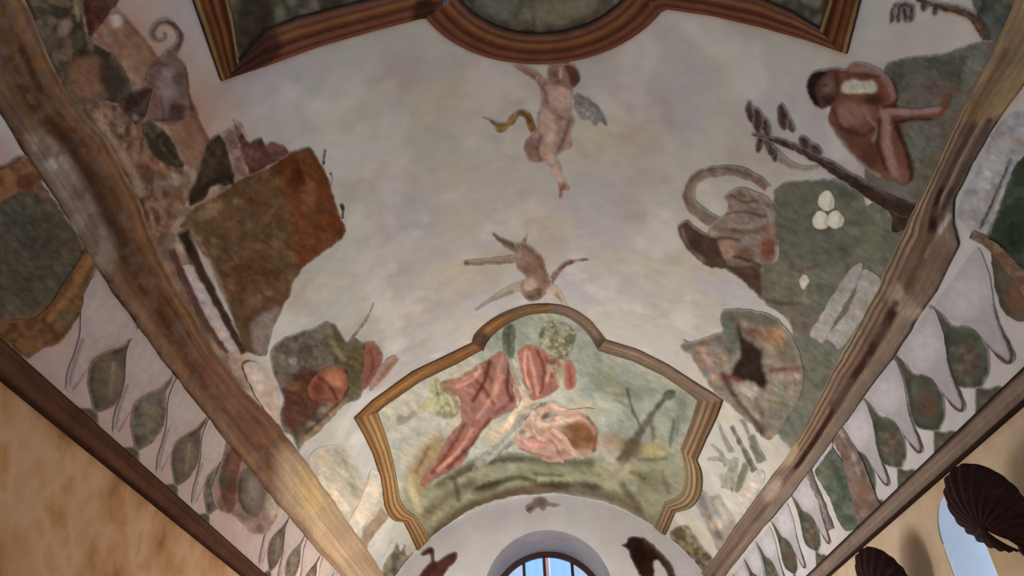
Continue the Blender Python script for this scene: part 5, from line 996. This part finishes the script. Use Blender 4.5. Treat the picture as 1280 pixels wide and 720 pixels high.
fr = fig('painted_olive_bush', [(836, 668), (846, 658), (858, 656), (868, 668), (880, 684), (892, 700), (888, 722), (870, 726), (858, 708), (846, 692)], (146, 132, 104), [('n', 8, (112, 98, 70), .5, .1, .8, 3), ('s', [(860, 664), (864, 690), (870, 715)], 5, (168, 148, 104), 3, .7), ('s', [(872, 694), (886, 720)], 5, (90, 76, 56), 3, .7)],
    'olive bush painted between the grey scroll and the end wall', 'fresco', L=.7, grain=.25)

# --- figures on the end wall
eu = lambda P: np.tile(lin((222, 214, 212)), (len(P), 1))
fig('painted_dark_eagle', [(777, 682), (782, 678), (786, 672), (796, 670), (806, 673), (818, 682), (832, 696), (842, 710), (846, 730), (838, 732), (830, 710), (820, 702), (818, 716), (820, 732), (806, 728), (796, 714), (788, 698), (785, 687)], (72, 47, 38), [('s', [(806, 674), (828, 696), (842, 722)], 5, (112, 84, 70), 3, .7), ('e', (800, 694, 8, 14, -20), (54, 34, 28), 5, .7)],
    'dark brown winged shape painted beside the arch of the end wall', 'fresco', proj=project_end, under=eu, L=.7, h=.004)
fig('painted_red_figure', [(526, 694), (532, 686), (538, 683), (543, 689), (545, 701), (553, 697), (562, 691), (571, 690), (570, 700), (558, 714), (552, 730), (518, 732), (526, 716), (536, 704), (537, 694)], (116, 74, 66), [('s', [(530, 724), (544, 706)], 6, (96, 56, 50), 4, .7), ('e', (564, 696, 6, 5, -30), (92, 72, 62), 3, .7), ('e', (538, 688, 4, 4, 0), (84, 64, 56), 2, .7)],
    'red-brown forked figure painted beside the arch of the end wall', 'fresco', proj=project_end, under=eu, L=.8, h=.004)
fig('painted_small_bird', [(656, 634), (664, 628), (670, 622), (682, 622), (688, 628), (702, 630), (694, 634), (684, 634), (680, 640), (672, 636), (662, 642)], (166, 142, 128), [('e', (676, 628, 6, 5, 0), (140, 114, 98), 3, .7), ('s', [(658, 640), (664, 634)], 3, (112, 92, 80), 1.5, .8)],
    'faint small bird painted at the top of the end wall', 'fresco', proj=project_end, under=eu, L=.76, h=.004)

# ================================================================== scallop wall lamps
def shell_mesh(R=.215, bulge=.12, nr=22, n_a=220, n_t=14, th=.008):
    hub = np.array([0, -.30 * R]); gap = math.radians(13)
    ph = np.linspace(-math.pi + gap, math.pi - gap, n_a)
    def surf(off):
        X = np.zeros((n_a, n_t, 3))
        for i, a in enumerate(ph):
            d = np.array([math.sin(a), math.cos(a)])
            b_ = hub @ d; L_ = -b_ + math.sqrt(b_ * b_ - (hub @ hub - R * R))
            rib = math.cos(a * nr)
            for j, t in enumerate(np.linspace(.02, 1, n_t)):
                p = hub + d * L_ * t * (1 + .014 * rib * t * t)
                w = bulge * (1 - (np.linalg.norm(p) / (R * 1.02)) ** 2) + .009 * t * rib + off
                X[i, j] = (p[0], p[1], w)
        return X
    A, B = surf(0), surf(-th)
    X = np.concatenate([A, B[:, ::-1], A[:, :1]], 1)
    return grid_mesh('shell_bowl', X, None, smooth=True)
ME_SHELL = shell_mesh()
def cyl(bm, a, b_, r0, r1, n=14):
    a, b_ = Vector(a), Vector(b_); d = b_ - a
    q = d.to_track_quat('Z', 'Y').to_matrix().to_4x4(); q.translation = (a + b_) / 2
    bmesh.ops.create_cone(bm, cap_ends=True, segments=n, radius1=r0, radius2=r1, depth=d.length, matrix=q)
def bm_obj(name, fn, mtl, parent):
    bm = bmesh.new(); fn(bm); me = bpy.data.meshes.new(name); bm.to_mesh(me); bm.free()
    for p in me.polygons: p.use_smooth = len(p.vertices) == 4
    return link(name, me, mtl, parent)
m, nt, b_ = nodes('lamp_glass')
b_.inputs['Base Color'].default_value = (.8, .75, .68, 1); b_.inputs['Roughness'].default_value = .3
M_BULB = m
def sconce(y, z, side, label, lit=0.0, color=(1, .8, .56)):
    """side +1 right wall, -1 left wall; the shell leans out from the wall and opens upwards"""
    root = empty('shell_sconce', (side * W, y, z)); tag(root, label, 'wall lamp', 'scallop wall lamps on the side walls')
    s = -side
    o = link('shell_bowl', ME_SHELL, M_SHELL, root)
    n = Vector((s * .90, -.16, -.42)).normalized(); up = (Vector((s * .5, 0, .9)) - n * n.dot(Vector((s * .5, 0, .9)))).normalized(); rt = up.cross(n)
    ML = Matrix(((rt.x, up.x, n.x, s * .19), (rt.y, up.y, n.y, 0), (rt.z, up.z, n.z, .03), (0, 0, 0, 1)))
    o.matrix_local = ML
    hb = ML @ Vector((0, -.30 * .215, .108))
    bm_obj('hub_boss', lambda bm: bmesh.ops.create_uvsphere(bm, u_segments=14, v_segments=8, radius=.017, matrix=Matrix.Translation(hb)), M_SHELL, root)
    bm_obj('wall_plate', lambda bm: (cyl(bm, (s * .001, 0, -.13), (s * .022, 0, -.13), .075, .065, 24)), M_SHELL, root)
    bm_obj('bracket_arm', lambda bm: (cyl(bm, (s * .02, 0, -.13), (s * .10, 0, -.15), .018, .016), cyl(bm, (s * .10, 0, -.15), (s * .19, 0, -.06), .018, .022)), M_SHELL, root)
    arm = [c for c in root.children if c.name.startswith('bracket_arm')][0]
    bm_obj('finial', lambda bm: (cyl(bm, (s * .10, 0, -.145), (s * .10, 0, -.175), .022, .026), cyl(bm, (s * .10, 0, -.175), (s * .10, 0, -.235), .026, .001)), M_SHELL, arm)
    bm_obj('bulb', lambda bm: bmesh.ops.create_uvsphere(bm, u_segments=16, v_segments=10, radius=.035, matrix=Matrix.Translation((s * .16, 0, .10))), M_BULB, root)
    if lit:
        l = bpy.data.lights.new('lamp_light', 'POINT'); l.energy = lit; l.color = color; l.shadow_soft_size = .05
        lo = bpy.data.objects.new('lamp_light', l); COL.objects.link(lo); lo.parent = root; lo.location = (s * .16, 0, .20)
    return root
sconce(SY1, SZ, 1, 'dark bronze scallop wall lamp beside the blue-lit window jamb')
sconce(SY2, SZ, 1, 'dark bronze scallop wall lamp below the green panel of the right frieze')
sconce(3.25 * W, SZ, -1, 'lit bronze scallop wall lamp on the left wall near the end wall', LIT_L)
